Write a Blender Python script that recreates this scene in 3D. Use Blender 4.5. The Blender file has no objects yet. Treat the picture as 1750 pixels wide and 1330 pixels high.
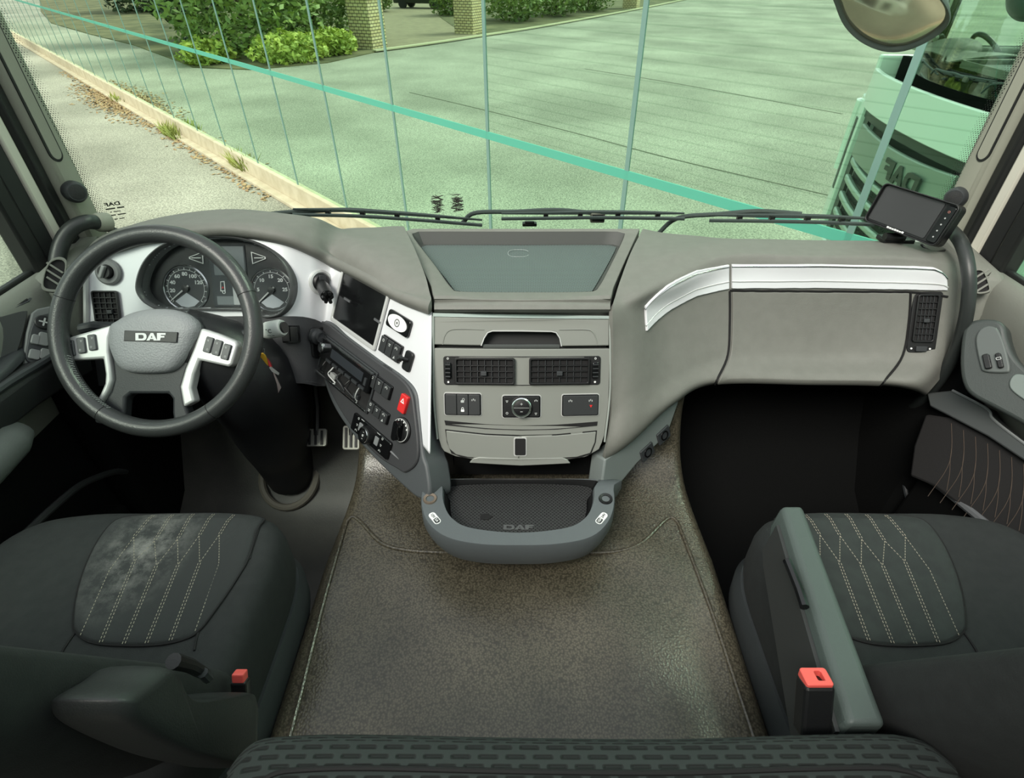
import bpy, bmesh, math, random
from mathutils import Vector as V3, Matrix
random.seed(7)
SC = bpy.context.scene
COL = SC.collection
R_ = math.radians
# ---------------------------------------------------------------- camera
FPX, CX, CY = 938.0, 888.0, 665.0
PITCH = math.atan(730.0 / FPX)
CAM = V3((0, 0, 1.0))
_F = V3((0, math.cos(PITCH), -math.sin(PITCH)))
_U = V3((0, math.sin(PITCH), math.cos(PITCH)))
_R = V3((1, 0, 0))
cd = bpy.data.cameras.new('camera')
cam = bpy.data.objects.new('camera', cd)
COL.objects.link(cam)
cam.location = CAM
cam.rotation_euler = (math.pi / 2 - PITCH, 0, 0)
cd.sensor_width = 36.0
cd.lens = FPX / 1750.0 * 36.0
cd.shift_x = -(CX - 875.0) / 1750.0
cd.clip_start = 0.02
cd.clip_end = 400
SC.camera = cam
# ---------------------------------------------------------------- world, light, exposure
wd = bpy.data.worlds.new('sky')
SC.world = wd
wd.use_nodes = True
wn = wd.node_tree.nodes
wn.clear()
wo = wn.new('ShaderNodeOutputWorld')
wb = wn.new('ShaderNodeBackground')
wr = wn.new('ShaderNodeValToRGB')
wt = wn.new('ShaderNodeTexCoord')
ws = wn.new('ShaderNodeSeparateXYZ')
wd.node_tree.links.new(wt.outputs['Generated'], ws.inputs[0])
wd.node_tree.links.new(ws.outputs['Z'], wr.inputs[0])
wd.node_tree.links.new(wr.outputs[0], wb.inputs[0])
wd.node_tree.links.new(wb.outputs[0], wo.inputs[0])
wr.color_ramp.elements[0].color = (0.80, 0.84, 0.80, 1)
wr.color_ramp.elements[1].color = (0.93, 0.97, 1.0, 1)
wb.inputs[1].default_value = 0.85
sl = bpy.data.lights.new('sun', 'SUN')
sl.energy = 2.6
sl.angle = R_(25)
sl.color = (1, .95, .86)
so = bpy.data.objects.new('sun', sl)
COL.objects.link(so)
so.rotation_euler = V3((0.46, 0.68, -0.92)).to_track_quat('-Z', 'Y').to_euler()
SC.view_settings.view_transform = 'Standard'
SC.view_settings.look = 'None'
SC.view_settings.gamma = 1
SC.view_settings.use_curve_mapping = False
SC.view_settings.exposure = 0.5

# ---------------------------------------------------------------- survey helpers: a line of sight met with a known plane
def ray(x, y):
    return _F + _R * ((x - CX) / FPX) + _U * ((CY - y) / FPX)
def WP(x, y, o, n):
    d = ray(x, y); o = V3(o); n = V3(n)
    return CAM + d * ((o - CAM).dot(n) / d.dot(n))
def WX(x, y, X): return WP(x, y, (X, 0, 0), (1, 0, 0))
def WY(x, y, Y): return WP(x, y, (0, Y, 0), (0, 1, 0))
def WZ(x, y, Z): return WP(x, y, (0, 0, Z), (0, 0, 1))

class Frame:
    """a flat working plane: u to the right, v up the face, n out of it"""
    def __init__(s, o, u, n, bow=None):
        s.o = V3(o); s.n = V3(n).normalized()
        s.u = (V3(u) - s.n * V3(u).dot(s.n)).normalized()
        s.v = s.n.cross(s.u); s.bow = bow
    def px(s, x, y):
        w = WP(x, y, s.o, s.n) - s.o
        return (w.dot(s.u), w.dot(s.v))
    def w(s, u, v, n=0.0):
        if s.bow: n = n + s.bow(u, v)
        return s.o + s.u * u + s.v * v + s.n * n
    def rectc(s, x, y, wp, hp):
        a = s.px(x, y); l = s.px(x - wp / 2, y); r = s.px(x + wp / 2, y); t = s.px(x, y - hp / 2); b = s.px(x, y + hp / 2)
        return (a[0], a[1], abs(r[0] - l[0]), abs(t[1] - b[1]))
    def tf(s, vf):
        return ([s.w(*p) for p in vf[0]], vf[1])
    def rect(s, x0, y0, x1, y1):
        a = s.px(x0, y0); b = s.px(x1, y1)
        return ((a[0] + b[0]) / 2, (a[1] + b[1]) / 2, abs(b[0] - a[0]), abs(b[1] - a[1]))

class SkewFrame(Frame):
    """a face whose sides follow their own slant: v given, not square to u"""
    def __init__(s, o, u, v, bow=None):
        s.o = V3(o); s.u = V3(u).normalized(); s.v = V3(v).normalized(); s.n = s.u.cross(s.v).normalized(); s.bow = bow
    def px(s, x, y):
        w = WP(x, y, s.o, s.n) - s.o; c = s.u.dot(s.v); a, b = w.dot(s.u), w.dot(s.v); d = 1 - c * c
        return ((a - c * b) / d, (b - c * a) / d)
# ---------------------------------------------------------------- shapes: each returns (verts, faces)
def join(*vfs):
    Vs, Fs = [], []
    for v, f in vfs:
        k = len(Vs); Vs += list(v); Fs += [tuple(i + k for i in q) for q in f]
    return Vs, Fs
def move(vf, d):
    d = V3(d); return ([V3(p) + d for p in vf[0]], vf[1])
def box(c, s):
    c = V3(c); x, y, z = s[0] / 2, s[1] / 2, s[2] / 2
    v = [c + V3((i * x, j * y, k * z)) for k in (-1, 1) for j in (-1, 1) for i in (-1, 1)]
    return v, [(0, 2, 3, 1), (4, 5, 7, 6), (0, 1, 5, 4), (2, 6, 7, 3), (0, 4, 6, 2), (1, 3, 7, 5)]
def box2(a, b):
    a = V3(a); b = V3(b); return box((a + b) / 2, [abs(b[i] - a[i]) for i in range(3)])
def prism(pts, z0, z1):
    n = len(pts)
    v = [V3((p[0], p[1], z0)) for p in pts] + [V3((p[0], p[1], z1)) for p in pts]
    f = [tuple(range(n - 1, -1, -1)), tuple(range(n, 2 * n))]
    f += [(i, (i + 1) % n, n + (i + 1) % n, n + i) for i in range(n)]
    a = sum(pts[i][0] * pts[(i + 1) % n][1] - pts[(i + 1) % n][0] * pts[i][1] for i in range(n))
    if a < 0: f = [tuple(reversed(q)) for q in f]
    return v, f
def ringp(po, pi, z0, z1):
    n = len(po)
    v = [V3((p[0], p[1], z)) for z in (z0, z1) for q in (po, pi) for p in q]
    f = []
    for i in range(n):
        j = (i + 1) % n
        f += [(i, j, 2 * n + j, 2 * n + i), (n + j, n + i, 3 * n + i, 3 * n + j),
              (2 * n + i, 2 * n + j, 3 * n + j, 3 * n + i), (j, i, n + i, n + j)]
    a = sum(po[i][0] * po[(i + 1) % n][1] - po[(i + 1) % n][0] * po[i][1] for i in range(n))
    if a < 0: f = [tuple(reversed(q)) for q in f]
    return v, f
def rrect(cx, cy, w, h, r, k=4):
    r = min(r, w / 2 - 1e-5, h / 2 - 1e-5); out = []
    for sx, sy, a0 in ((1, 1, 0), (-1, 1, 90), (-1, -1, 180), (1, -1, 270)):
        for i in range(k + 1):
            a = R_(a0 + 90 * i / k)
            out.append((cx + sx * (w / 2 - r) + r * math.cos(a), cy + sy * (h / 2 - r) + r * math.sin(a)))
    return out
def circ(cx, cy, r, n=24, ry=None, a0=0):
    ry = r if ry is None else ry
    return [(cx + r * math.cos(2 * math.pi * i / n + a0), cy + ry * math.sin(2 * math.pi * i / n + a0)) for i in range(n)]
def cr(P, t):
    """Catmull-Rom through points (tuples or vectors), t in 0..len-1"""
    n = len(P); i = max(0, min(n - 2, int(math.floor(t)))); f = t - i
    p1, p2 = V3(P[i]), V3(P[i + 1])
    p0 = V3(P[i - 1]) if i > 0 else p1 * 2 - p2
    p3 = V3(P[i + 2]) if i + 2 < n else p2 * 2 - p1
    return 0.5 * ((2 * p1) + (p2 - p0) * f + (2 * p0 - 5 * p1 + 4 * p2 - p3) * f * f + (3 * p1 - p0 - 3 * p2 + p3) * f ** 3)
def smooth_path(P, m, closed=False):
    if closed:
        n = len(P); Q = [P[-1]] + list(P) + [P[0], P[1]]
        return [cr(Q, 1 + n * i / m) for i in range(m)]
    return [cr(P, (len(P) - 1) * i / (m - 1)) for i in range(m)]
def sm2(P, m, closed=True):
    return [(p[0], p[1]) for p in smooth_path([V3((a, b, 0)) for a, b in P], m, closed)]
def tube(P, r, seg=10, closed=False, cap=True, prof=None):
    P = [V3(p) for p in P]; n = len(P); Vs, Fs = [], []
    rr = r if callable(r) else (lambda t: r)
    t0 = ((P[1] - P[0])).normalized()
    up = V3((0, 0, 1)) if abs(t0.z) < .9 else V3((1, 0, 0))
    nrm = (up - t0 * up.dot(t0)).normalized()
    for i in range(n):
        if closed: t = (P[(i + 1) % n] - P[i - 1]).normalized()
        else: t = (P[min(i + 1, n - 1)] - P[max(i - 1, 0)]).normalized()
        nrm = (nrm - t * nrm.dot(t)).normalized(); b = t.cross(nrm)
        R = rr(i / max(1, n - 1))
        for k in range(seg):
            if prof: a = prof[k]; Vs.append(P[i] + nrm * a[0] * R + b * a[1] * R)
            else:
                a = 2 * math.pi * k / seg; Vs.append(P[i] + (nrm * math.cos(a) + b * math.sin(a)) * R)
    for i in range(n if closed else n - 1):
        for k in range(seg):
            i2 = (i + 1) % n; k2 = (k + 1) % seg
            Fs.append((i * seg + k, i * seg + k2, i2 * seg + k2, i2 * seg + k))
    if cap and not closed:
        Fs.append(tuple(range(seg - 1, -1, -1))); Fs.append(tuple((n - 1) * seg + k for k in range(seg)))
    return Vs, Fs
def lathe(prof, n=24):
    """prof: (r, z) list, spun about z"""
    Vs, Fs = [], []
    m = len(prof)
    for i in range(n):
        a = 2 * math.pi * i / n
        Vs += [V3((r * math.cos(a), r * math.sin(a), z)) for r, z in prof]
    for i in range(n):
        j = (i + 1) % n
        for k in range(m - 1):
            Fs.append((i * m + k, j * m + k, j * m + k + 1, i * m + k + 1))
    return Vs, Fs
def grid(rows):
    """rows of points -> quads"""
    n = len(rows[0]); Vs = [V3(p) for r in rows for p in r]
    return Vs, [(i * n + k, i * n + k + 1, (i + 1) * n + k + 1, (i + 1) * n + k) for i in range(len(rows) - 1) for k in range(n - 1)]
def loops(L, cap0=True, cap1=True):
    """stack of closed loops"""
    n = len(L[0]); Vs = [V3(p) for r in L for p in r]
    Fs = [(i * n + k, i * n + (k + 1) % n, (i + 1) * n + (k + 1) % n, (i + 1) * n + k) for i in range(len(L) - 1) for k in range(n)]
    if cap0: Fs.append(tuple(range(n - 1, -1, -1)))
    if cap1: Fs.append(tuple((len(L) - 1) * n + k for k in range(n)))
    return Vs, Fs
def aim(o, z, x=None):
    """matrix with local z along z"""
    z = V3(z).normalized()
    x = V3(x) if x is not None else (V3((1, 0, 0)) if abs(z.x) < .9 else V3((0, 1, 0)))
    x = (x - z * x.dot(z)).normalized()
    y = z.cross(x)
    return Matrix(((x.x, y.x, z.x, o[0]), (x.y, y.y, z.y, o[1]), (x.z, y.z, z.z, o[2]), (0, 0, 0, 1)))
def mtf(vf, M): return ([M @ V3(p) for p in vf[0]], vf[1])
def sheet(rows, th):
    """grid given a thickness along its own normals (outside = given side, body behind)"""
    v, f = grid(rows); n = len(rows[0]); m = len(rows)
    nor = [V3((0, 0, 0)) for _ in v]
    for q in f:
        c = (v[q[2]] - v[q[0]]).cross(v[q[3]] - v[q[1]])
        for i in q: nor[i] += c
    k = len(v)
    v2 = v + [p - q.normalized() * th for p, q in zip(v, nor)]
    f2 = list(f) + [tuple(i + k for i in reversed(q)) for q in f]
    edge = [i for i in range(n)] + [r * n + n - 1 for r in range(1, m)] + [(m - 1) * n + i for i in range(n - 2, -1, -1)] + [r * n for r in range(m - 2, 0, -1)]
    for a, b in zip(edge, edge[1:] + edge[:1]): f2.append((b, a, a + k, b + k))
    return v2, f2

# ---------------------------------------------------------------- objects
def mesh_obj(name, vf, mat, parent=None, off=None, smooth=35, bevel=0, sub=0, seg=2):
    off = V3(off) if off is not None else V3((0, 0, 0))
    me = bpy.data.meshes.new(name)
    me.from_pydata([V3(p) - off for p in vf[0]], [], [tuple(q) for q in vf[1]])
    bm = bmesh.new(); bm.from_mesh(me); bmesh.ops.recalc_face_normals(bm, faces=bm.faces); bm.to_mesh(me); bm.free()
    if smooth:
        me.shade_smooth(); me.set_sharp_from_angle(angle=R_(smooth))
    me.materials.append(mat)
    o = bpy.data.objects.new(name, me); COL.objects.link(o)
    if parent: o.parent = parent
    if bevel:
        b = o.modifiers.new('bevel', 'BEVEL'); b.width = bevel; b.segments = seg; b.limit_method = 'ANGLE'; b.angle_limit = R_(40); b.harden_normals = False
    if sub:
        s = o.modifiers.new('sub', 'SUBSURF'); s.levels = sub; s.render_levels = sub
    return o
class Thing:
    def __init__(s, name, label, cat, loc, group=None, kind=None):
        s.o = bpy.data.objects.new(name, None); COL.objects.link(s.o); s.loc = V3(loc); s.o.location = s.loc
        s.o.empty_display_size = .05
        if label: s.o['label'] = label
        if cat: s.o['category'] = cat
        if group: s.o['group'] = group
        if kind: s.o['kind'] = kind
    def part(s, name, vf, mat, parent=None, label=None, kind=None, **kw):
        o = mesh_obj(name, vf, mat, parent or s.o, s.loc, **kw)
        if label: o['label'] = label
        if kind: o['kind'] = kind
        return o
def single(name, vf, mat, label, cat, loc, group=None, **kw):
    o = mesh_obj(name, vf, mat, None, loc, **kw); o.location = loc
    o['label'] = label; o['category'] = cat
    if group: o['group'] = group
    return o
def text_vf(body, size, bold=0.0, sx=1.0, thick=0.0006, space=1.0):
    cu = bpy.data.curves.new('t', 'FONT'); cu.body = body; cu.size = size; cu.align_x = 'CENTER'; cu.align_y = 'CENTER'
    cu.offset = bold; cu.extrude = thick / 2; cu.resolution_u = 3; cu.space_character = space
    o = bpy.data.objects.new('t', cu); COL.objects.link(o)
    dg = bpy.context.evaluated_depsgraph_get()
    me = bpy.data.meshes.new_from_object(o.evaluated_get(dg))
    vf = ([V3((v.co.x * sx, v.co.y, v.co.z)) for v in me.vertices], [tuple(p.vertices) for p in me.polygons])
    bpy.data.objects.remove(o); bpy.data.curves.remove(cu); bpy.data.meshes.remove(me)
    return vf
def daf_vf(h, th=0.001, w=None):
    """the wide slab letters D A F, centred, height h"""
    s = h / 2.0; out = []
    def P(pts, hole=None): out.append(prism([(x * s, y * s) for x, y in pts], 0, th))
    # D as outer bowl pieces
    P([(-3.9, -1), (-3.1, -1), (-3.1, 1), (-3.9, 1)])
    P([(-3.1, .52), (-2.1, .52), (-1.75, .3), (-1.0, .3), (-1.25, .8), (-1.8, 1), (-3.1, 1)])
    P([(-3.1, -1), (-1.8, -1), (-1.25, -.8), (-1.0, -.3), (-1.75, -.3), (-2.1, -.52), (-3.1, -.52)])
    P([(-1.75, -.3), (-1.0, -.3), (-1.0, .3), (-1.75, .3)])
    # A
    P([(-1.0, -1), (-.2, -1), (.35, .35), (.1, 1)])
    P([(.1, 1), (.35, .35), (.9, -1), (1.75, -1), (.75, 1)])
    P([(-.02, -.62), (.72, -.62), (.62, -.25), (.12, -.25)])
    # F
    P([(1.75, -1), (2.55, -1), (2.75, -.22), (2.75, .22), (2.75, .5), (2.75, 1), (1.75, 1)])
    P([(2.75, .5), (4.0, .5), (4.0, 1), (2.75, 1)])
    P([(2.75, -.22), (3.7, -.22), (3.7, .22), (2.75, .22)])
    return join(*out)

# ---------------------------------------------------------------- materials
def dotted(m, scale, rgb, r0=.22, r1=.34, depth=.002):
    """regular grid of small dimples"""
    nt = m.node_tree; b = nt.nodes['Principled BSDF']; tc = nt.nodes.new('ShaderNodeTexCoord'); v = nt.nodes.new('ShaderNodeTexVoronoi'); v.voronoi_dimensions = '2D'; v.inputs['Scale'].default_value = scale; v.inputs['Randomness'].default_value = 0
    mp = nt.nodes.new('ShaderNodeMapping'); mp.inputs['Rotation'].default_value = (0, 0, R_(45)); r = nt.nodes.new('ShaderNodeMapRange'); r.inputs[1].default_value = r0; r.inputs[2].default_value = r1
    x = nt.nodes.new('ShaderNodeMix'); x.data_type = 'RGBA'; x.inputs[6].default_value = srgb(*rgb); x.inputs[7].default_value = b.inputs['Base Color'].default_value
    nt.links.new(tc.outputs['Object'], mp.inputs[0]); nt.links.new(mp.outputs[0], v.inputs['Vector']); nt.links.new(v.outputs['Distance'], r.inputs[0]); nt.links.new(r.outputs[0], x.inputs[0]); nt.links.new(x.outputs[2], b.inputs['Base Color'])
    bp = nt.nodes.new('ShaderNodeBump'); bp.inputs['Strength'].default_value = .8; bp.inputs['Distance'].default_value = depth; nt.links.new(r.outputs[0], bp.inputs['Height']); nt.links.new(bp.outputs[0], b.inputs['Normal'])
    return m
def srgb(r, g, b):
    f = lambda c: (c / 255 / 12.92) if c / 255 < .04045 else ((c / 255 + .055) / 1.055) ** 2.4
    return (f(r), f(g), f(b), 1)
MATS = {}
def M(name, rgb, rough=.5, metal=0.0, grain=None, var=None, spec=.5, coat=0, aniso=None, emit=None):
    """grain=(scale, strength, kind) fine relief; var=(rgb2, scale) colour mottling"""
    if name in MATS: return MATS[name]
    m = bpy.data.materials.new(name); m.use_nodes = True
    nt = m.node_tree; b = nt.nodes['Principled BSDF']
    c = srgb(*rgb)
    b.inputs['Base Color'].default_value = c
    b.inputs['Roughness'].default_value = rough; b.inputs['Metallic'].default_value = metal
    b.inputs['Specular IOR Level'].default_value = spec
    if coat: b.inputs['Coat Weight'].default_value = coat; b.inputs['Coat Roughness'].default_value = .08
    tc = nt.nodes.new('ShaderNodeTexCoord')
    if var:
        n = nt.nodes.new('ShaderNodeTexNoise'); n.inputs['Scale'].default_value = var[1]; n.inputs['Detail'].default_value = 5
        mx = nt.nodes.new('ShaderNodeMix'); mx.data_type = 'RGBA'
        rp = nt.nodes.new('ShaderNodeMapRange'); rp.inputs[1].default_value = .35; rp.inputs[2].default_value = .65
        nt.links.new(tc.outputs['Object'], n.inputs['Vector']); nt.links.new(n.outputs['Fac'], rp.inputs[0]); nt.links.new(rp.outputs[0], mx.inputs[0])
        mx.inputs[6].default_value = c; mx.inputs[7].default_value = srgb(*var[0]); nt.links.new(mx.outputs[2], b.inputs['Base Color'])
    if grain:
        kind = grain[2] if len(grain) > 2 else 'noise'
        vec = tc.outputs['Object']
        if kind == 'brush':
            mp = nt.nodes.new('ShaderNodeMapping'); mp.inputs['Scale'].default_value = (1, 1, 40); nt.links.new(vec, mp.inputs[0]); vec = mp.outputs[0]
        if kind == 'voro':
            n = nt.nodes.new('ShaderNodeTexVoronoi'); n.feature = 'SMOOTH_F1'; n.inputs['Smoothness'].default_value = .4; out = n.outputs['Distance']
        elif kind == 'weave':
            n = nt.nodes.new('ShaderNodeTexBrick'); n.inputs['Mortar Size'].default_value = .02; n.inputs['Color1'].default_value = (1, 1, 1, 1); n.inputs['Color2'].default_value = (.9, .9, .9, 1); n.inputs['Mortar'].default_value = (0, 0, 0, 1); out = n.outputs['Color']
        else:
            n = nt.nodes.new('ShaderNodeTexNoise'); n.inputs['Detail'].default_value = 3; out = n.outputs['Fac']
        n.inputs['Scale'].default_value = grain[0]
        nt.links.new(vec, n.inputs['Vector'])
        bp = nt.nodes.new('ShaderNodeBump'); bp.inputs['Strength'].default_value = grain[1]; bp.inputs['Distance'].default_value = grain[3] if len(grain) > 3 else .001
        nt.links.new(out, bp.inputs['Height']); nt.links.new(bp.outputs[0], b.inputs['Normal'])
    if emit:
        b.inputs['Emission Color'].default_value = srgb(*emit[0]); b.inputs['Emission Strength'].default_value = emit[1]
    MATS[name] = m
    return m
SOFT = M('dash_soft', (112, 113, 107), .62, grain=(420, .35), var=((108, 109, 103), 40))
CONS = M('console_paint', (140, 143, 137), .36, .25)
CONS2 = M('console_trim', (112, 116, 112), .45, .2)
ALU = M('brushed_aluminium', (232, 234, 237), .36, .25, grain=(160, .12, 'brush'))
CHROME = M('chrome', (225, 228, 228), .18, 1.0)
BLK = M('black_plastic', (20, 21, 22), .42, grain=(500, .2))
BLKG = M('black_gloss', (16, 17, 18), .12)
DARK = M('dark_void', (11, 11, 12), .8)
GRY = M('charcoal_plastic', (46, 49, 51), .5, grain=(450, .25))
LEATHER = M('wheel_leather', (54, 56, 56), .34, grain=(380, .4))
HUBM = M('hub_plastic', (140, 142, 144), .48, grain=(300, .6, 'voro'))
SILV = M('silver_plastic', (204, 206, 204), .33, .3)
RUB = M('rubber_floor', (84, 79, 66), .30, grain=(260, .28, 'voro', .0014), var=((70, 66, 55), 7))
_nt = RUB.node_tree; _b = _nt.nodes['Principled BSDF']; _vo = _nt.nodes.new('ShaderNodeTexVoronoi'); _vo.inputs['Scale'].default_value = 260; _tc = _nt.nodes.new('ShaderNodeTexCoord')
_rp = _nt.nodes.new('ShaderNodeMapRange'); _rp.inputs[1].default_value = .15; _rp.inputs[2].default_value = .75; _mx = _nt.nodes.new('ShaderNodeMix'); _mx.data_type = 'RGBA'; _mx.blend_type = 'MULTIPLY'
_src = _b.inputs['Base Color'].links[0].from_socket; _mx.inputs[0].default_value = 1
_cr = _nt.nodes.new('ShaderNodeValToRGB'); _cr.color_ramp.elements[0].color = (1.4, 1.4, 1.4, 1); _cr.color_ramp.elements[1].color = (.5, .5, .5, 1)
_nt.links.new(_tc.outputs['Object'], _vo.inputs['Vector']); _nt.links.new(_vo.outputs['Distance'], _rp.inputs[0]); _nt.links.new(_rp.outputs[0], _cr.inputs[0]); _nt.links.new(_src, _mx.inputs[6]); _nt.links.new(_cr.outputs[0], _mx.inputs[7]); _nt.links.new(_mx.outputs[2], _b.inputs['Base Color'])
FOOT = M('footwell_rubber', (66, 66, 62), .5, grain=(300, .4), var=((78, 77, 72), 9))
CARP = M('dark_lining', (8, 9, 9), .9, grain=(300, .3), spec=.15)
FAB = M('seat_fabric', (36, 39, 39), .88, grain=(700, .5), var=((31, 34, 34), 60))
FABC = M('seat_insert', (46, 52, 50), .9, grain=(900, .7, 'brush'), var=((40, 45, 44), 50))
STIT = M('stitch_thread', (158, 152, 136), .8)
SIDE = M('seat_side_plastic', (48, 52, 54), .55, grain=(450, .25))
RED = M('red_plastic', (205, 44, 44), .4)
REDB = M('buckle_red', (226, 92, 84), .45)
PILL = M('pillar_trim', (146, 148, 134), .6, grain=(350, .2))
PILLR = M('pillar_trim_right', (146, 148, 134), .6, grain=(350, .2))
BEIGE = M('door_frame_paint', (206, 204, 190), .5)
SEAL = M('rubber_seal', (26, 28, 27), .5)
DOOR = M('door_soft', (112, 114, 106), .6, grain=(400, .3))
DOORD = M('door_dark', (38, 40, 40), .6, grain=(400, .3))
WHITE = M('print_white', (225, 228, 226), .6)
TXT = M('print_grey', (170, 174, 172), .6)
# ================================================================ outside: yard, mirror-glass building, planting
G = -1.9
FD = V3((-0.67482559, 0.73797725, 0)).normalized()
FP0 = V3((-4.2807, 9.3594, G))
FN = V3((-FD.y, FD.x, 0))
if FN.dot(CAM - FP0) < 0: FN = -FN
def mir(p):
    p = V3(p); return p - FN * (2 * (p - FP0).dot(FN))
def fac(s, n, z): return FP0 + FD * s + FN * n + V3((0, 0, z))

def mat_asphalt():
    m = M('asphalt', (176, 172, 154), .9)
    nt = m.node_tree; b = nt.nodes['Principled BSDF']; tc = nt.nodes.new('ShaderNodeTexCoord')
    n1 = nt.nodes.new('ShaderNodeTexNoise'); n1.inputs['Scale'].default_value = .35; n1.inputs['Detail'].default_value = 6
    n2 = nt.nodes.new('ShaderNodeTexNoise'); n2.inputs['Scale'].default_value = 42; n2.inputs['Detail'].default_value = 4; n2.inputs['Roughness'].default_value = .8
    r1 = nt.nodes.new('ShaderNodeValToRGB'); r1.color_ramp.elements[0].position = .35; r1.color_ramp.elements[1].position = .7
    r1.color_ramp.elements[0].color = srgb(140, 139, 126); r1.color_ramp.elements[1].color = srgb(176, 174, 160)
    r2 = nt.nodes.new('ShaderNodeValToRGB'); r2.color_ramp.elements[0].position = .40; r2.color_ramp.elements[1].position = .60
    r2.color_ramp.elements[0].color = (.5, .5, .5, 1); r2.color_ramp.elements[1].color = (1.36, 1.36, 1.33, 1)
    mx = nt.nodes.new('ShaderNodeMix'); mx.data_type = 'RGBA'; mx.blend_type = 'MULTIPLY'; mx.inputs[0].default_value = 1
    for n in (n1, n2): nt.links.new(tc.outputs['Object'], n.inputs['Vector'])
    nt.links.new(n1.outputs['Fac'], r1.inputs[0]); nt.links.new(n2.outputs['Fac'], r2.inputs[0])
    nt.links.new(r1.outputs[0], mx.inputs[6]); nt.links.new(r2.outputs[0], mx.inputs[7]); nt.links.new(mx.outputs[2], b.inputs['Base Color'])
    return m
ASPH = mat_asphalt()
g = mesh_obj('ground', ([V3((-95, -70, G)), V3((70, -70, G)), V3((70, 110, G)), V3((-95, 110, G))], [(0, 1, 2, 3)]), ASPH, smooth=0)
g['kind'] = 'structure'; g['label'] = 'pale weathered asphalt of the yard around the truck'
TAR = M('tar_joint', (120, 120, 104), .9)
def ground_strip(pxs, w, name, mat, parent=None, virt=True, z=.004, h=.004):
    P = []
    for x, y in pxs:
        p = WZ(x, y, G); P.append(mir(p) if virt else p)
    rowsL, rowsR = [], []
    P = smooth_path(P, max(2, 4 * len(P)))
    for i in range(len(P)):
        t = (P[min(i + 1, len(P) - 1)] - P[max(i - 1, 0)]).normalized(); s = V3((-t.y, t.x, 0)) * (w / 2)
        rowsL.append(P[i] + s + V3((0, 0, z))); rowsR.append(P[i] - s + V3((0, 0, z)))
    vf = sheet([rowsL, rowsR], h)
    return mesh_obj(name, vf, mat, parent, smooth=0)
for pxs in ([(700, 158), (835, 190), (1000, 232), (1150, 272), (1420, 335)], [(1000, 118), (1150, 142), (1440, 195)]):
    ground_strip(pxs, .035, 'tar_joint', TAR, g)

# ---- facade
FMIR = bpy.data.materials.new('mirror_glass_green'); FMIR.use_nodes = True
_b = FMIR.node_tree.nodes['Principled BSDF']
_b.inputs['Base Color'].default_value = (.65, .90, .74, 1); _b.inputs['Metallic'].default_value = 1; _b.inputs['Roughness'].default_value = .012
FSTR = FMIR.copy(); FSTR.name = 'mirror_glass_lined'
_nt = FSTR.node_tree; _b2 = _nt.nodes['Principled BSDF']; _t = _nt.nodes.new('ShaderNodeTexCoord'); _s = _nt.nodes.new('ShaderNodeSeparateXYZ'); _m = _nt.nodes.new('ShaderNodeMath'); _m.operation = 'WRAP'; _m.inputs[1].default_value = .058; _m.inputs[2].default_value = 0
_r = _nt.nodes.new('ShaderNodeMapRange'); _r.inputs[1].default_value = .004; _r.inputs[2].default_value = .010; _mx = _nt.nodes.new('ShaderNodeMix'); _mx.data_type = 'RGBA'; _mx.inputs[6].default_value = (.54, .78, .62, 1); _mx.inputs[7].default_value = (.65, .90, .74, 1)
_nt.links.new(_t.outputs['Object'], _s.inputs[0]); _nt.links.new(_s.outputs[2], _m.inputs[0]); _nt.links.new(_m.outputs[0], _r.inputs[0]); _nt.links.new(_r.outputs[0], _mx.inputs[0]); _nt.links.new(_mx.outputs[2], _b2.inputs['Base Color'])
MULL = M('mullion_alu', (126, 158, 152), .4, .3)
TRAN = M('transom_teal', (86, 170, 150), .45)
KERB = M('kerb_stone', (200, 191, 166), .85, grain=(60, .5, 'noise', .004), var=((182, 172, 146), 5))
fw = Thing('wall_facade', 'green mirror-glass facade with slim mullions on a pale kerb', None, fac(0, 0, 0), kind='structure')
TZ = 1.745
def facbox(s0, s1, n0, n1, z0, z1):
    v, f = box2((s0, n0, z0), (s1, n1, z1)); return ([fac(*p) for p in v], f)
MS = [-7.43 + 1.486 * k for k in range(-5, 34)]
for i, s in enumerate(MS):
    fw.part('mullion', facbox(s - .017, s + .017, -.01, .006, .30, 6.2), MULL, smooth=0)
    if i + 1 < len(MS):
        e = MS[i + 1]
        for z0, z1 in ((.30, TZ - .03), (TZ + .03, 6.2)):
            fw.part('pane', facbox(s + .017, e - .017, -.03, 0.0, z0, z1), FSTR if (s < -6.5 and z1 > 3) else FMIR, smooth=0)
fw.part('transom', facbox(MS[0], MS[-1], -.01, .006, TZ - .03, TZ + .03), TRAN, smooth=0)
fw.part('kerb', facbox(MS[0], MS[-1], -.35, .06, 0, .30), KERB, smooth=0, bevel=.01)
fw.part('kerb_ledge', facbox(MS[0], MS[-1], .06, .2, 0, .055), KERB, smooth=0, bevel=.01)

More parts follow.
